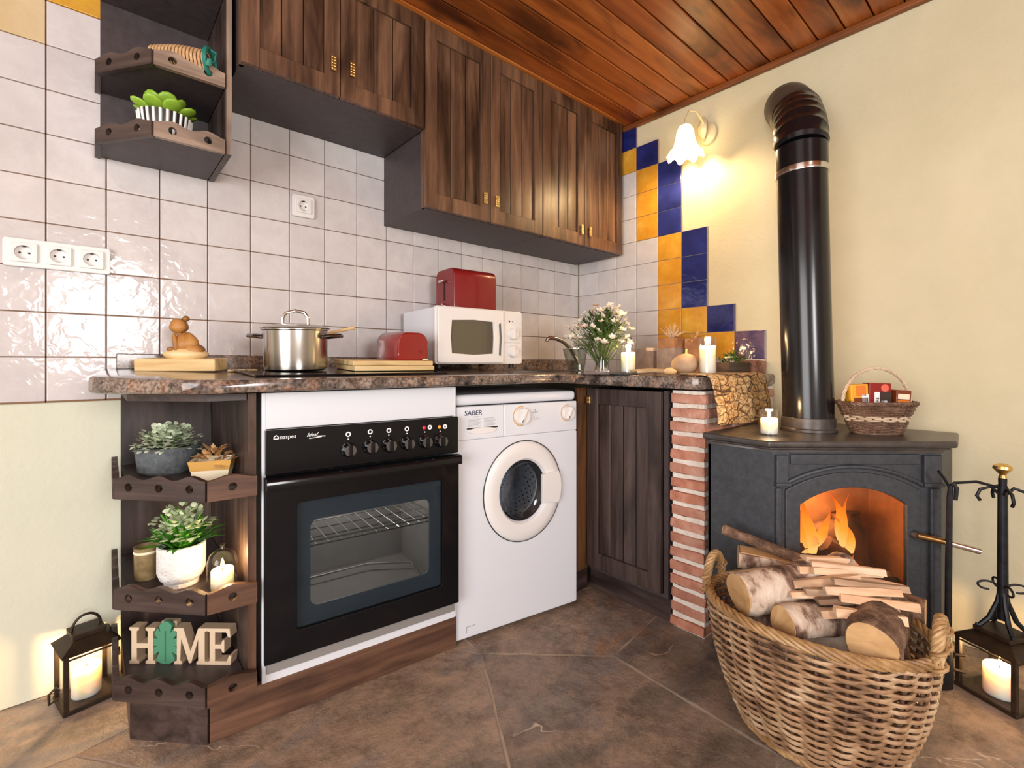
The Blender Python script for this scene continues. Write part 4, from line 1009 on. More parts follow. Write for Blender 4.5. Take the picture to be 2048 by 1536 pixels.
t = packet('dark red packet standing in the middle of the small basket', .008, .012, .074, .036, .128, R(1), 'pk_red', bits=[(-.02, -.003, .04, .098, 'label_white'), (-.001, .036, .05, .1, 'pk_dark'), (.0, .022, .05, .07, 'label_white')])
link('print_patch', ext2([circ(0, 0, .013)], .002), 'pk_pink', t, (.014, -.0185, .112))
text('print_word', 'CERE', .014, 'black_matte', t, (-.006, -.0198, .048), rot=(R(90), R(-90), 0))
packet('short brown and orange packet at the right of the small basket', .075, .0, .05, .03, .105, R(4), 'pk_brown', bits=[(-.02, .018, .075, .092, 'cream'), (-.02, .02, .05, .072, 'pk_orange'), (-.018, .01, .048, .062, 'cream')])

# ------------------------------------------------------------------ wall lamp
wlp = thing('wall_lamp', 'lit wall lamp with a flower shaped glass shade above the yellow tiles', 'lamp', (-.001, -.83, 2.09))
B().lathe([(0, 0), (.055, 0), (.052, .008), (.03, .016), (0, .018)], 32).map(lambda x, y, z: (-z, x*.8, y)).obj('backplate', 'ivory_metal', wlp)
B().tube([(-.012, .0, .0), (-.05, .005, .05), (-.085, .018, .088), (-.118, .034, .085), (-.135, .044, .045), (-.137, .045, .012)], .0052, 10).obj('arm', 'ivory_metal', wlp)
lf = B().grid(lambda u, v: (-.03-.02*math.sin(math.pi*v)+.012*abs(u-.5)*2, (u-.5)*.05*math.sin(math.pi*min(1, v*1.02))**.8+.012, -.04+.125*v), 8, 12)
lo = lf.obj('leaf', 'ivory_metal', wlp); mm_ = lo.modifiers.new('t', 'SOLIDIFY'); mm_.thickness = .002
shd = B().lathe([(.012, 0), (.026, -.008), (.036, -.03), (.041, -.065), (.05, -.098), (.066, -.125), (.082, -.142)], 48, fn=lambda i, a, r, z: (r*(1+.05*(i/6)**2*math.cos(8*a)), z-.012*(i/6)**3*math.cos(8*a)))
so = shd.obj('shade', 'shade_glass', wlp, (-.137, .045, .012)); mm_ = so.modifiers.new('t', 'SOLIDIFY'); mm_.thickness = .003
B().lathe([(0, .004), (.015, .0), (.018, -.012), (.02, -.018), (0, -.02)], 20).obj('holder', 'ivory_metal', wlp, (-.137, .045, .016))
B().sph((0, 0, 0), .017, 12, 8).obj('bulb', 'shade_glass', wlp, (-.137, .045, -.06))
point('wall_lamp_light', (-.138, -.785, 1.985), 15, (1, .70, .36), .03)

# ------------------------------------------------------------------ sockets
def socket(parent, x, z):
    o = link('insert', ext2([rrect(-.026, .026, -.026, .026, .003), circ(0, 0, .0205, 28)], .006, bev=.001), 'white_plastic', parent, (x, -.0165, z))
    B().lathe([(.0205, -.003), (.0195, .010), (0, .010)], 28).map(lambda a, b, c: (a, c, b)).obj('recess', 'white_plastic', o)
    for s in (-1, 1): B().cyl((s*.0095, .0096, 0), (s*.0095, .0085, 0), .0028, n=10).obj('pin_hole', 'black_matte', o)
    for s in (-1, 1): B().box(-.0035, .0035, -.001, .0095, s*.0185-.002, s*.0185+.002).obj('earth_clip', 'black_matte' if s > 0 else 'grey_strip', o)
def holes_plate(w_, h, cs): return ext2([rrect(-w_/2, w_/2, -h/2, h/2, .006)]+[[(x-.0265, -.0265), (x+.0265, -.0265), (x+.0265, .0265), (x-.0265, .0265)] for x in cs], .010, bev=.002)
t = thing('triple_socket', 'white triple wall socket on the tiles at the left', 'socket', (-2.328, -.006, 1.286))
link('plate', holes_plate(.226, .076, (-.072, 0, .072)), 'white_plastic', t, (0, -.008, 0))
for x in (-.072, 0, .072): socket(t, x, 0)
t = thing('single_socket', 'white single wall socket on the tiles under the short cabinet', 'socket', (-1.639, -.006, 1.582))
link('plate', holes_plate(.08, .08, (0,)), 'white_plastic', t, (0, -.008, 0)); socket(t, 0, 0)

# ------------------------------------------------------------------ on the worktop, left part
# black glass hob following the slight fall of the worktop
hobz = lambda x, y: ztop(x, y)
b = B().box(-1.925, -1.305, -.515, -.055, 0, .006, .002); b.map(lambda x, y, z: (x, y, z+.956+.042*y+.0006))
b.obj('glass_hob', 'black_gloss', label='flat black glass hob set on the worktop above the oven', cat='hob')
HB = lambda x, y: .956+.042*y+.0072
TILT = math.atan(.042)
# cooking pot
t = thing('cooking_pot', 'stainless steel cooking pot with a lid on the hob', 'pot', (-1.752, -.30, HB(-1.752, -.30)), rot=(TILT, 0, R(-40)))
r_ = .098
B().lathe([(0, 0), (.088, 0), (.094, .005), (r_-.002, .02), (r_, .128), (r_+.004, .131), (r_+.004, .134), (r_-.003, .134), (r_-.005, .02), (0, .008)], 56).obj('body', 'steel', t)
ld = B().lathe([(r_+.007, .134), (r_+.008, .137), (r_+.002, .140), (.07, .148), (.03, .152), (0, .152)], 56).obj('lid', 'steel', t)
B().tube([(-.042, 0, .15), (-.041, 0, .17), (-.03, 0, .187), (0, 0, .194), (.03, 0, .187), (.041, 0, .17), (.042, 0, .15)], .0055, 10).obj('lid_handle', 'chrome', ld)
for s in (-1, 1):
    B().tube([(s*(r_-.004), -.026, .108), (s*(r_+.022), -.03, .111), (s*(r_+.046), -.018, .113), (s*(r_+.05), 0, .113), (s*(r_+.046), .018, .113), (s*(r_+.022), .03, .111), (s*(r_-.004), .026, .108)], .0075, 10, flatz=.7).obj('handle', 'dark_chrome', t)
sp = thing('wooden_spoon', 'wooden spoon sticking out behind the pot', 'spoon', (-1.64, -.235, HB(-1.64, -.235)))
B().tube([(-.045, .02, .105), (.02, -.01, .127), (.095, -.042, .148)], [.006, .005, .0065], 8).obj('shaft', 'wood_pale', sp)
B().tube([(-.075, .035, .008), (-.06, .028, .06), (-.045, .02, .105)], [.014, .007, .006], 8, flatz=.5).obj('bowl', 'wood_pale', sp)
# cutting boards and bread bin
bz0 = HB(-1.45, -.40)
for k, nm in enumerate(('lower', 'upper')):
    o = B().box(-.148, .148, -.095, .095, 0, .017, .003).obj('cutting_board', 'wood_block', None, (-1.452-.006*k, -.335, HB(0, -.335)+.001+k*.0178), (TILT, 0, R(-3)), label='%s pale wooden cutting board of the two under the red bread bin' % nm, cat='cutting board')
t = thing('bread_bin', 'small glossy red bread bin with a rounded lid on the cutting boards', 'bread bin', (-1.372, -.305, HB(0, -.305)+.0385), rot=(TILT, 0, R(-3)))
prof = rrect(-.055, .055, 0, .094, .03, 6)
prof = [(x, z if z > .03 else z*.9) for x, z in prof]
prof = [(-.055, .002), (.055, .002)]+[(x, z) for x, z in rrect(-.055, .055, 0, .094, .034, 7) if z > .04]
link('body', ext2([prof], .19, bev=.006), 'red_gloss', t)
B().box(.0555, .0585, -.085, .085, .03, .034, .001).obj('lid_seam', 'red_toaster', t)
link('end_seam', ext2([circ(0, 0, .006)], .004), 'red_toaster', t, (.03, -.096, .03))
B().lathe([(0, 0), (.012, .0), (.011, .004), (0, .006)], 16).obj('lime_slice', 'leaf_pale', None, (-1.335, -.415, HB(0, -.415)+.0375), label='thin pale green slice on the board by the bread bin', cat='fruit slice')
# microwave
mz = .958
MW = thing('microwave', 'white microwave oven with two dials on the worktop', 'microwave', (-1.247, -.345, mz), R(-4))
w_, d_, h_ = .425, .30, .238
b = B().box(0, w_, .012, d_, .012, h_, .006); b.obj('body', 'white_enamel', MW)
b = B().grid(lambda u, v: (w_*u, -.012*math.sin(math.pi*u)**.8+.004, .014+(h_-.016)*v), 24, 2)
fr = link('front', ext2([rrect(0, w_, .014, h_, .008)], .02, bev=.004), 'white_plastic', MW, (0, .004, 0))
dr = link('door', ext2([rrect(.004, .315, .018, h_-.004, .006), [(.062, .052), (.168, .046), (.268, .052), (.272, .12), (.268, .19), (.168, .194), (.062, .188), (.056, .12)]], .014, bev=.003), 'white_plastic', MW, (0, -.012, 0))
flat('mw_window', '#5b5343', .08, coat=.3)
B().box(.05, .28, -.011, -.007, .04, .2).obj('window', 'mw_window', dr, (0, .012, 0))
link('handle_slot', ext2([[(.292, .05), (.300, .045), (.305, .12), (.300, .185), (.292, .18), (.296, .12)]], .004), 'oven_grey', dr, (0, -.008, 0))
for z, nm in ((.142, 'a'), (.066, 'b')):
    k = B().lathe([(0, 0), (.027, 0), (.026, .012), (.023, .018), (0, .019)], 28).xf(X90()).obj('dial', 'white_plastic', MW, (.372, -.007, z))
    B().box(-.004, .004, -.024, -.016, -.02, .02, .002).obj('grip', 'white_plastic', k)
B().box(.325, .418, -.0075, -.0055, .103, .1038).obj('print_line', 'label_grey', MW)
for q in (.358, .374): link('print_mark', ext2([circ(0, 0, .004 if q < .36 else .002)], .001), 'label_navy', MW, (q, -.0065, .196))
for fx in (.03, w_-.03):
    for f_ in (.03, d_-.03): B().lathe([(0, -.006 if f_ < .1 else -.001), (.012, -.006 if f_ < .1 else -.001), (.012, .013), (0, .013)], 12).obj('foot', 'black_matte', MW, (fx, f_, 0))
# toaster on the microwave
T = thing('toaster', 'dark red toaster standing on top of the microwave', 'toaster', (-1.10, -.252, mz+h_+.0005), R(-4))
prof = [(0, 0), (.150, 0)]+[(x, z) for x, z in rrect(0, .150, 0, .182, .028, 6) if z > .08]
me = ext2([prof], .222, bev=.006); me.transform(Matrix.Rotation(R(90), 4, 'Z') @ Matrix.Translation((0, 0, 0))); 
o = link('body', me, 'red_toaster', T, (.111, 0, .0)); 
B().box(.02, .202, .045, .062, .1805, .1835).box(.02, .202, .088, .105, .1805, .1835).obj('bread_slot', 'black_matte', T)
B().box(-.003, .0005, .072, .08, .05, .135).obj('lever_slot', 'black_matte', T); B().box(-.022, -.003, .058, .094, .128, .139, .003).obj('lever', 'chrome', T)
B().lathe([(0, 0), (.011, 0), (.010, .012), (0, .013)], 20).map(lambda x, y, z: (-z, x, y)).obj('dial', 'chrome', T, (-.001, .076, .028))
link('logo', ext2([circ(0, 0, .0045, 14, .0065)], .001), 'cream', T, (.043, -.001, .038)); text('logo', 'Rowe', .011, 'cream', T, (.050, -.0015, .034), sx=1.0)
B().box(.05, .076, -.0018, -.0002, .026, .029).obj('logo', 'cream', T)
link('logo', ext2([circ(0, 0, .003)], .001), 'cream', T, (.05, -.001, .09))
# carved figure on a block
t = thing('carved_figure', 'carved wooden seated figure on a pale wooden block', 'figurine', (-2.045, -.165, ztop(-2.045, -.165)+.001), rot=(TILT, 0, R(-33)))
B().box(-.112, .112, -.045, .045, 0, .038, .004).obj('block', 'wood_block', t)
def blob(name, c, r, mat, seed, am=.06, rot=(0, 0, 0)):
    b = B(); b.sph((0, 0, 0), 1, 20, 14); rn = random.Random(seed)
    for v in b.bm.verts:
        k_ = 1+am*math.sin(3*v.co.x+seed)*math.cos(4*v.co.y+2*seed)+am*.6*math.sin(6*v.co.z+seed); v.co = Vector((v.co.x*r[0]*k_, v.co.y*r[1]*k_, v.co.z*r[2]*k_))
    return b.obj(name, mat, t, c, rot, 80)
blob('mound', (.008, 0, .05), (.062, .036, .024), 'wood_block', 1)
blob('torso', (.012, 0, .082), (.034, .027, .036), 'wood_carved', 2, rot=(0, R(-18), 0))
blob('hip', (.034, 0, .062), (.032, .028, .022), 'wood_carved', 4, rot=(0, R(20), 0))
blob('arm', (-.008, -.022, .085), (.008, .009, .03), 'wood_carved', 5, rot=(0, R(-8), 0))
blob('foot', (-.022, -.018, .066), (.012, .01, .008), 'wood_carved', 6)
blob('neck', (-.006, 0, .112), (.009, .009, .01), 'wood_carved', 7)
blob('head', (-.008, 0, .136), (.026, .022, .024), 'wood_carved', 3)
blob('hair_bun', (.012, 0, .160), (.010, .010, .009), 'wood_carved', 8)
t = thing('wood_chips', 'small pale wood chips beside the carved figure block', 'wood chip', (-1.905, -.25, ztop(-1.905, -.25)+.001))
for k, (a, c_) in enumerate(((0, 0), (.03, -.012), (-.022, -.006))): B().obox((a, c_, .004), (.014, .006, .003), (0, 0, R(25*k-20)), .001).obj('chip', 'wood_block', t)
# sink tap and glass jug
t = thing('sink_tap', 'slim curved chrome tap at the corner of the worktop', 'tap', (-.50, -.44, zr(-.5, -.44)))
B().lathe([(0, 0), (.022, 0), (.022, .008), (.014, .014), (.013, .04), (0, .04)], 24).obj('base', 'chrome', t)
B().tube([(0, 0, .03), (-.015, .008, .07), (-.04, .02, .115), (-.075, .035, .148), (-.11, .05, .162), (-.14, .062, .166), (-.152, .067, .160), (-.155, .068, .150)], [.011, .0105, .0105, .010, .0095, .009, .009, .009], 12).obj('spout', 'chrome', t)
t = thing('glass_jug', 'clear glass jug in front of the tap', 'jug', (-.575, -.485, zr(-.575, -.485)))
b = B().lathe([(0, 0), (.030, 0), (.036, .01), (.052, .112), (.050, .112), (.034, .012), (.028, .005), (0, .005)], 36)
b.map(lambda x, y, z: (x-(.016*(z/.11)**2 if x < -.02 else 0), y, z)); thin_glass('jug_glass', '#eef2f0', .05, .08, 1.0); b.obj('vessel', 'jug_glass', t)
B().tube([(.05, 0, .1), (.068, 0, .095), (.07, 0, .05), (.044, 0, .025)], .004, 8).obj('handle', 'clear_glass', t)
B().lathe([(.0505, .111), (.0525, .112), (.0525, .115), (.0505, .115)], 36).obj('rim', 'chrome', t)

# ------------------------------------------------------------------ plants
def leaf_at(b, p, d, L, w2, droop=.2, up=Vector((0, 0, 1))):
    d = Vector(d).normalized(); p = Vector(p); sd = d.cross(up); sd = sd.normalized() if sd.length > .05 else Vector((1, 0, 0)); n = sd.cross(d)
    m1 = p+d*L*.35+n*L*.06; m2 = p+d*L*.72+n*L*.02; tip = p+d*L-n*L*droop
    V = [b.bm.verts.new(q) for q in (p, m1-sd*w2, m1, m1+sd*w2, m2-sd*w2*.8-n*w2*.2, m2, m2+sd*w2*.8-n*w2*.2, tip)]
    for f in ((0, 1, 2), (0, 2, 3), (1, 4, 5, 2), (2, 5, 6, 3), (4, 7, 5), (5, 7, 6)): b.bm.faces.new([V[i] for i in f])
def bush(parent, c, rx, rz, n, L, w2, mat, seed, name='foliage', flat_=.0):
    rn = random.Random(seed); b = B()
    for k in range(n):
        a = rn.uniform(0, 2*math.pi); e = rn.uniform(flat_, 1.45); rr = rn.uniform(.45, 1)
        d = Vector((math.cos(a)*math.cos(e), math.sin(a)*math.cos(e), math.sin(e))); p = Vector(c)+Vector((d.x*rx*rr, d.y*rx*rr, d.z*rz*rr))
        leaf_at(b, p, d+Vector((rn.uniform(-.6, .6), rn.uniform(-.6, .6), rn.uniform(-.3, .5))), L*rn.uniform(.7, 1.2), w2*rn.uniform(.7, 1.2), rn.uniform(0, .4))
    return b.obj(name, mat, parent, kind='stuff', angle=60)
def stems(parent, c, tips, r, mat):
    b = B()
    for tp in tips: b.tube([c, ((c[0]*.5+tp[0]*.5)*1.0, c[1]*.5+tp[1]*.5, c[2]*.4+tp[2]*.6), tp], r, 5)
    return b.obj('stems', mat, parent, kind='stuff')
# flowers in a glass vase
V = thing('flower_vase', 'glass vase of small white flowers on the corner of the worktop', 'vase', (-.565, -.625, zr(-.565, -.625)))
B().lathe([(0, 0), (.036, 0), (.038, .006), (.030, .04), (.033, .10), (.042, .128), (.040, .128), (.031, .10), (.028, .04), (.034, .01), (0, .008)], 40).obj('glass', 'clear_glass', V)
B().lathe([(0, .009), (.033, .010), (.0275, .04), (.029, .075), (0, .075)], 30).obj('water', 'thick_glass', V)
rn = random.Random(21); tips = []
for k in range(74):
    a = rn.uniform(0, 2*math.pi); e = rn.uniform(-.15, 1.35); rr = rn.uniform(.7, 1.0)
    tips.append((.155*rr*math.cos(a)*math.cos(e), .155*rr*math.sin(a)*math.cos(e), .15+.17*rr*math.sin(e)))
stems(V, (0, 0, .02), tips, .0014, 'leaf_dark')
bush(V, (0, 0, .13), .12, .14, 420, .032, .006, 'leaf_dark', 22, flat_=-.15); bush(V, (0, 0, .11), .045, .08, 60, .05, .006, 'leaf_green', 23, flat_=.1)
def flower_mesh(seed, r, mat):
    rn_ = random.Random(seed); b = B()
    for lay, (n_, tl, rs) in enumerate(((5, .35, 1), (4, .8, .7))):
        for k in range(n_):
            a = 2*math.pi*k/n_+lay*.5; leaf_at(b, (0, 0, 0), (math.cos(a), math.sin(a), tl), r*rs, r*.42*rs, -.15)
    b.sph((0, 0, r*.15), r*.2, 6, 4); me = b.mesh('flower', 60); me.materials.append(MATS[mat]); return me
fms = [flower_mesh(1, .021, 'petal'), flower_mesh(2, .017, 'petal'), flower_mesh(3, .019, 'petal_pink')]
for k, tp in enumerate(tips):
    link('flower', fms[0 if k % 3 == 0 else 2 if k % 7 == 3 else 1], None, V, tp, (rn.uniform(-.8, .8), rn.uniform(-.8, .8), rn.uniform(0, 6)))

# ------------------------------------------------------------------ on the worktop, right part
def box_pot(name, label, cat, loc, rz, w_, d_, h, mat, rimmat=None, taper=.0):
    t = thing(name, label, cat, loc, rz)
    b = B(); th = .006
    def ring(a, c, z): return [b.bm.verts.new((sx*a, sy*c, z)) for sx, sy in ((-1, -1), (1, -1), (1, 1), (-1, 1))]
    k0, k1 = 1-taper, 1
    rs = [ring(w_/2*k0, d_/2*k0, 0), ring(w_/2*k1, d_/2*k1, h), ring(w_/2*k1-th, d_/2*k1-th, h), ring(w_/2*k0-th, d_/2*k0-th, th)]
    b.bm.faces.new(rs[0][::-1]); b.bm.faces.new(rs[3])
    for A, C_ in zip(rs, rs[1:]):
        for k in range(4): b.bm.faces.new((A[k], A[(k+1) % 4], C_[(k+1) % 4], C_[k]))
    b.obj('box', mat, t); return t
zc = lambda x, y: zr(x, y)
t = box_pot('stone_box', 'grey stone box with a pale rim right of the first candle', 'box', (-.16, -.60, zc(-.2, -.6)), R(-12), .115, .09, .115, 'concrete'); B().box(-.05, .05, -.038, .038, .08, .09).obj('filling', 'soil', t)
B().box(-.06, .06, -.048, -.038, .105, .122, .003).obj('rim_band', 'dried_pale', t)
t = box_pot('stone_box', 'grey stone box carrying the terracotta planter', 'box', (-.145, -.725, zc(-.2, -.7)), R(-4), .118, .10, .118, 'concrete'); B().box(-.053, .053, -.044, .044, .106, .114).obj('filling', 'concrete', t)
t = box_pot('terracotta_planter', 'small terracotta planter with dry grass on the stone box', 'planter', (-.145, -.725, zc(-.2, -.7)+.1185), R(-4), .115, .09, .05, 'terracotta_box')
B().box(-.05, .05, -.038, .038, .03, .04).obj('soil', 'soil', t)
rn = random.Random(4); b = B()
for k in range(70):
    a = rn.uniform(0, 6.28); e = rn.uniform(.5, 1.5); L = rn.uniform(.04, .085); b.tube([(-.005+.012*math.cos(a), .01*math.sin(a), .04), (-.005+L*.5*math.cos(a)*math.cos(e), L*.5*math.sin(a)*math.cos(e), .04+L*.6*math.sin(e)), (-.005+L*1.1*math.cos(a)*math.cos(e), L*math.sin(a)*math.cos(e), .04+L*math.sin(e))], [.0016, .0012, .0006], 4)
b.obj('dry_grass', 'dried_pale', t, kind='stuff')
b = B(); b.sph((0, 0, 0), (.014, .012, .012), 10, 7); b.obj('cone', 'dark_bark', t, (-.005, -.02, .046))
t = box_pot('terracotta_planter', 'narrow terracotta planter with dry leaves beside the stone box', 'planter', (-.12, -.835, zc(-.2, -.8)), R(-6), .075, .08, .162, 'terracotta_box')
B().box(-.03, .03, -.033, .033, .13, .14).obj('soil', 'soil', t); bush(t, (0, 0, .13), .035, .035, 26, .04, .009, 'dried', 31, 'dry_leaves', .2)
t = thing('stone_ball', 'rounded beige stone with a stalk between the two candles', 'stone', (-.47, -.965, zc(-.5, -.95)))
b = B(); b.sph((0, 0, .042), (.056, .052, .043), 28, 18); b.map(lambda x, y, z: (x, y, max(0, z+.004*math.sin(30*x)))); b.obj('body', 'pebble', t, angle=80)
B().tube([(.012, 0, .078), (.010, 0, .092), (.013, 0, .103)], [.009, .004, .004], 8).obj('stalk', 'dried', t)
# wooden spoons lying on the worktop
def spoon(label, loc, rz, L, bw):
    t = thing('wooden_spoon', label, 'spoon', loc, rz)
    b = B().tube([(0, 0, .012), (L*.4, .006, .016), (L*.72, 0, .013)], [.005, .0055, .006], 8); b.obj('shaft', 'wood_pale', t)
    b = B(); b.sph((L*.84, 0, .014), (L*.17, bw, .013), 16, 10); b.obj('bowl', 'wood_pale', t)
spoon('wooden spoon lying in front of the stone boxes with its bowl raised', (-.605, -.80, zc(-.6, -.8)+.004), R(-52), .20, .022)
spoon('flat wooden spatula lying in front of the stone boxes', (-.615, -.84, zc(-.6, -.85)), R(-68), .15, .017)
b = B().lathe([(0, 0), (.075, 0), (.08, .004), (.078, .006), (0, .004)], 28, ry=.6); b.obj('slate_dish', 'bowl_grey', None, (-.60, -.765+.0, zc(-.6, -.76)-.0), label='thin dark slate dish under the first candle', cat='dish')
# dark planter with greenery and a bark covered log at the wall
t = box_pot('dark_trough', 'dark wooden trough with green sprigs right of the tall candle', 'trough', (-.25, -1.055, zc(-.25, -1.05)), R(-8), .15, .07, .05, 'dark_x')
B().box(-.07, .07, -.03, .03, .03, .04).obj('soil', 'soil', t); bush(t, (0, 0, .04), .06, .03, 70, .04, .005, 'leaf_dark', 33, flat_=.0)
b = B().tube([(-.06, -.01, .07), (.0, -.015, .074), (.075, -.01, .06)], .004, 6); b.obj('pale_stalks', 'leaf_pale', t)
t = thing('bark_piece', 'pinkish bark covered block of wood at the wall end of the worktop', 'wood block', (-.085, -1.075, zc(-.1, -1.07)))
b = B().box(-.065, .06, -.032, .04, 0, .058, .008); bmesh.ops.subdivide_edges(b.bm, edges=[e for e in b.bm.edges if e.calc_length() > .03], cuts=3)
for v in b.bm.verts: v.co += Vector([random.uniform(-.003, .003) for _ in range(3)])*(1 if v.co.z > .004 else 0)
b.bv = False; b.obj('bark', 'pink_bark', t, angle=25)

# ------------------------------------------------------------------ things on the counter shelf unit
z1, z2, z3 = .6535, .3735, .1415
t = thing('grey_planter', 'grey stone bowl planter with small sage leaves on the top shelf', 'plant', (-2.085, -.215, z1))
B().lathe([(0, 0), (.066, 0), (.074, .008), (.082, .074), (.077, .076), (.07, .062), (0, .060)], 48, ry=.85).obj('bowl', 'bowl_grey', t)
B().lathe([(0, .066), (.074, .066)], 30, ry=.85).obj('soil', 'soil', t)
bush(t, (0, 0, .068), .085, .07, 380, .017, .0085, 'leaf_sage', 41, flat_=-.02); stems(t, (0, 0, .06), [(.06*math.cos(k), .05*math.sin(k), .10+.02*math.sin(3*k)) for k in range(16)], .0012, 'leaf_dark')
t = box_pot('square_pot', 'small square cream and gold pot of dried petals on the top shelf', 'pot', (-2.004, -.405, z1), R(-20), .098, .085, .056, 'cream', taper=.2)
for k in range(4):
    q = B(); a0, a1 = (.5*.098*.905, .5*.085*.905), (.5*.098*1.004, .5*.085*1.004)
    cs = ((-1, -1), (1, -1), (1, 1), (-1, 1)); p_, n_ = cs[k], cs[(k+1) % 4]
    vv = [(p_[0]*a0[0], p_[1]*a0[1], .030), (n_[0]*a0[0], n_[1]*a0[1], .030), (n_[0]*a1[0], n_[1]*a1[1], .0565), (p_[0]*a1[0], p_[1]*a1[1], .0565)]
    o_ = [(x*1.025, y*1.025, z) for x, y, z in vv]
    A = [q.bm.verts.new(v) for v in vv]; O = [q.bm.verts.new(v) for v in o_]; q.bm.faces.new(A[::-1]); q.bm.faces.new(O)
    for m_ in range(4): q.bm.faces.new((A[m_], A[(m_+1) % 4], O[(m_+1) % 4], O[m_]))
    q.obj('gold_band', 'gold_paint', t)
bush(t, (0, 0, .045), .035, .028, 36, .032, .010, 'dried', 42, 'dried_petals', .0)
t = thing('mug', 'speckled brown stoneware beaker on the middle shelf', 'mug', (-2.140, -.268, z2))
B().lathe([(0, 0), (.027, 0), (.029, .003), (.030, .086), (.031, .089), (.027, .089), (.026, .01), (0, .006)], 36).obj('body', 'stoneware', t)
B().lathe([(.0302, .072), (.0314, .074), (.0314, .077), (.0302, .079)], 36).obj('band', 'cream', t)
t = thing('white_planter', 'white textured pot with a green leafy plant on the middle shelf', 'plant', (-2.072, -.372, z2))
B().lathe([(0, 0), (.040, 0), (.041, .012), (.050, .022), (.056, .04), (.056, .108), (.052, .110), (.050, .09), (0, .088)], 48).obj('pot', 'ceramic_white', t)
B().lathe([(0, .095), (.051, .095)], 30).obj('soil', 'soil', t)
rn = random.Random(17); b = B()
for k in range(60):
    a = rn.uniform(0, 6.283); e = rn.uniform(.35, 1.2); leaf_at(b, (.02*math.cos(a), .02*math.sin(a), .095), (math.cos(a)*math.cos(e), math.sin(a)*math.cos(e), math.sin(e)), rn.uniform(.06, .10), .007, .15)
b.obj('leaves', 'leaf_green', t, kind='stuff', angle=60)
stems(t, (0, 0, .09), [(.075*math.cos(k*2.4)*(.3+.7*((k*7) % 10)/10), .075*math.sin(k*2.4)*(.3+.7*((k*7) % 10)/10), .17+.03*math.cos(k)) for k in range(26)], .0015, 'leaf_green')
bush(t, (0, 0, .115), .082, .095, 190, .02, .0085, 'leaf_pale', 43, 'pale_leaves', .25)
t = thing('cloche_candle', 'lit candle under a small glass cloche on the middle shelf', 'candle', (-1.995, -.482, z2))
candle_parts(t, .027, .052, .001); B().lathe([(.034, 0), (.036, 0), (.036, .075), (.03, .092), (.014, .104), (.006, .106)], 32).obj('cloche', 'clear_glass', t)
B().lathe([(0, .104), (.006, .106), (.004, .112), (.007, .117), (0, .121)], 16).obj('knob', 'clear_glass', t)
point('candle_light', (-1.995, -.482, z2+.078), 1.8, WARM, .01)
# HOME letters
hm = thing('home_letters', 'beige wooden HOME letters with a green leaf as the O', 'sign', (-2.166, -.243, z3), math.atan2(-.185, .2))
def serif_I(x, w_, h, s=.006, t_=.007):
    return [(x-s, 0), (x+w_+s, 0), (x+w_+s, t_), (x+w_, t_+.003), (x+w_, h-t_-.003), (x+w_+s, h-t_), (x+w_+s, h), (x-s, h), (x-s, h-t_), (x, h-t_-.003), (x, t_+.003), (x-s, t_)]
hh = .100; dp = .028
def H_poly():
    a, c_, w_ = 0, .046, .015; s, t_ = .006, .007
    return [(a-s, 0), (a+w_+s, 0), (a+w_+s, t_), (a+w_, t_+.003), (a+w_, .043), (c_, .043), (c_, t_+.003), (c_-s, t_), (c_-s, 0), (c_+w_+s, 0), (c_+w_+s, t_), (c_+w_, t_+.003), (c_+w_, hh-t_-.003), (c_+w_+s, hh-t_), (c_+w_+s, hh), (c_-s, hh), (c_-s, hh-t_), (c_, hh-t_-.003), (c_, .056), (a+w_, .056), (a+w_, hh-t_-.003), (a+w_+s, hh-t_), (a+w_+s, hh), (a-s, hh), (a-s, hh-t_), (a, hh-t_-.003), (a, t_+.003), (a-s, t_)]
def M_poly():
    return [(-.006, 0), (.016, 0), (.016, .007), (.011, .010), (.014, .07), (.036, .004), (.042, .004), (.062, .07), (.062, .010), (.057, .007), (.057, 0), (.086, 0), (.086, .007), (.080, .010), (.080, hh-.010), (.086, hh-.007), (.086, hh), (.062, hh), (.040, .036), (.020, hh), (-.006, hh), (-.006, hh-.007), (.002, hh-.010), (.002, .010), (-.006, .007)]
def E_poly():
    return [(-.006, 0), (.060, 0), (.063, .026), (.056, .026), (.050, .010), (.017, .010), (.017, .044), (.034, .044), (.038, .034), (.043, .034), (.043, .068), (.038, .068), (.034, .056), (.017, .056), (.017, hh-.010), (.048, hh-.010), (.054, hh-.024), (.060, hh-.024), (.058, hh), (-.006, hh), (-.006, hh-.007), (.002, hh-.010), (.002, .010), (-.006, .007)]
for nm, poly_, x in (('letter_h', H_poly(), .004), ('letter_m', M_poly(), .130), ('letter_e', E_poly(), .222)):
    f_ = link(nm, ext2([poly_], dp), 'beige_side', hm, (x, 0, 0)); link('front_face', ext2([poly_], .002), 'beige_paint', f_, (0, -dp/2-.001, 0))
N = 60; lp = []
for k in range(N):
    a = 2*math.pi*k/N; rr = 1.0
    x = .037*math.sin(a)*(1-.25*math.cos(a)); z = .056+.058*math.cos(a)
    for c0 in (.7, 1.25, 1.8, 2.35):
        for sg in (1, -1):
            da = abs(((a-(c0 if sg > 0 else 2*math.pi-c0))+math.pi) % (2*math.pi)-math.pi)
            if da < .07: rr = .58
    lp.append((x*rr, .053+(z-.053)*rr))
lo = link('leaf', ext2([lp], .012, bev=.001), 'leaf_paint', hm, (.098, -.008, .001), label='green painted monstera leaf')
B().tube([(0, -.0072, .006), (0, -.0072, .09)], .0014, 6).obj('midrib', 'leaf_paint', lo)
B().box(-.022, .022, 0, .018, .004, .11, .002).obj('leaf_block', 'beige_side', hm, (.098, 0, 0))

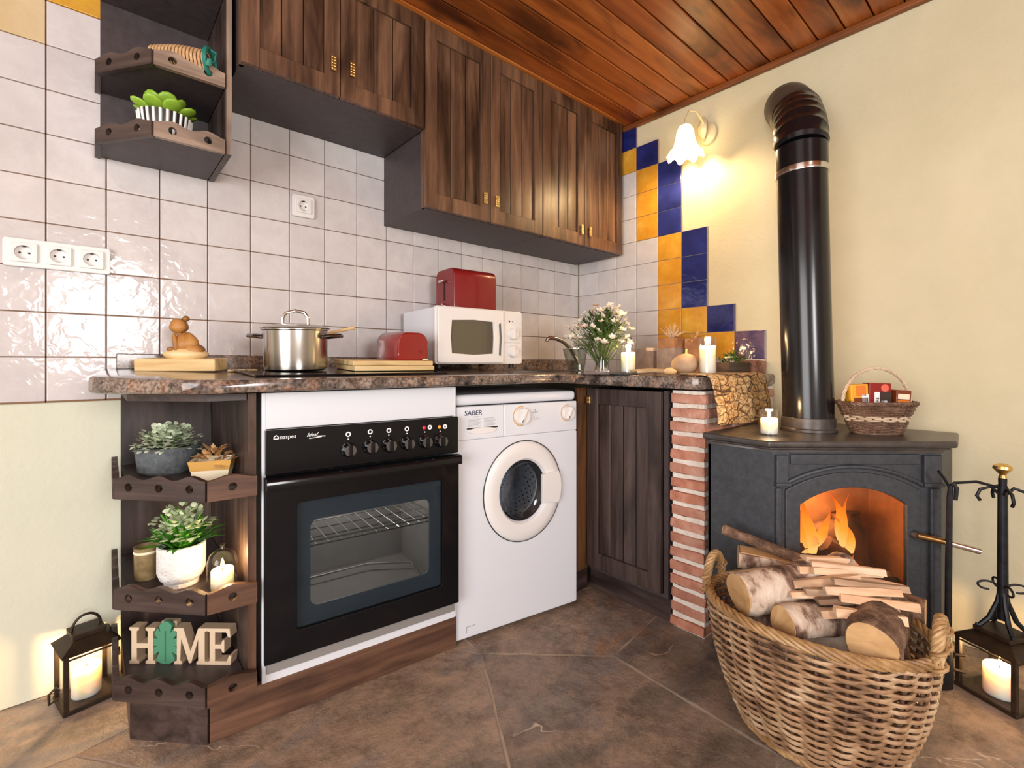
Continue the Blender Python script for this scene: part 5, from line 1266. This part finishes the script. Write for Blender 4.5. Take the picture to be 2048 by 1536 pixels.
# ------------------------------------------------------------------ things on the wall shelf
t = thing('succulent', 'green succulent in a black and white striped pot on the wall shelf', 'plant', (-2.09, -.170, 1.6215))
B().lathe([(0, 0), (.046, 0), (.056, .02), (.064, .075), (.066, .092), (.061, .092), (.058, .07), (0, .07)], 48).obj('pot', 'zebra_black', t)
for k in range(24):
    a = 2*math.pi*k/24
    q = B().tube([(.047*math.cos(a), .047*math.sin(a), .004), (.0565*math.cos(a+.03*math.sin(k)), .0565*math.sin(a+.03*math.sin(k)), .02), (.0645*math.cos(a), .0645*math.sin(a), .075), (.0665*math.cos(a), .0665*math.sin(a), .092)], [.003, .0038, .0042, .0042], 6); q.obj('white_stripe', 'zebra_white', t)
B().lathe([(0, .078), (.06, .078)], 24).obj('soil', 'soil', t)
def suc_leaf(a, e, L, w_, z):
    d = Vector((math.cos(a)*math.cos(e), math.sin(a)*math.cos(e), math.sin(e))); b = B(); b.sph((L*.5, 0, 0), (L*.55, w_, w_*.35), 14, 9)
    b.map(lambda x, y, zz: (x, y*(.5+.9*min(1, max(0, x/L))), zz+.25*(x/L)**2*L*.3)); b.obj('leaf', 'leaf_succulent', t, (0, 0, z), d.to_track_quat('X', 'Z').to_euler(), 80)
for k in range(8): suc_leaf(2*math.pi*k/8+.2, .22, .085, .023, .094)
for k in range(6): suc_leaf(2*math.pi*k/6+.6, .65, .068, .024, .102)
for k in range(4): suc_leaf(2*math.pi*k/4+.1, 1.15, .05, .017, .105)
t = thing('rope_roll', 'roll of twisted straw rope tied with teal ribbon on the wall shelf', 'rope', (-2.12, -.225, 1.8195), R(-32))
pts_b = B()
for k in range(16):
    rr = .027+.007*math.sin(math.pi*k/15); pts_b.tube([(.0092*k, rr*math.cos(R(q)), .039+rr*math.sin(R(q))) for q in range(0, 360, 20)], .0037, 6, True)
pts_b.obj('coil', 'rope', t)
B().tube([(.0, 0, .039), (.14, 0, .039)], .026, 14).obj('core', 'charred', t)
rb = B(); rb.tube([(.147, .036*math.cos(R(q)), .039+.036*math.sin(R(q))) for q in range(0, 360, 15)], .006, 6, True, flatz=1); rb.obj('ribbon', 'teal', t)
B().tube([(.147, -.03, .03), (.165, -.045, .022), (.16, -.04, .006)], .006, 6, flatz=.4).tube([(.147, -.02, .02), (.168, -.02, .03), (.175, -.025, .05), (.16, -.02, .06)], .006, 6, flatz=.4).obj('bow', 'teal', t)
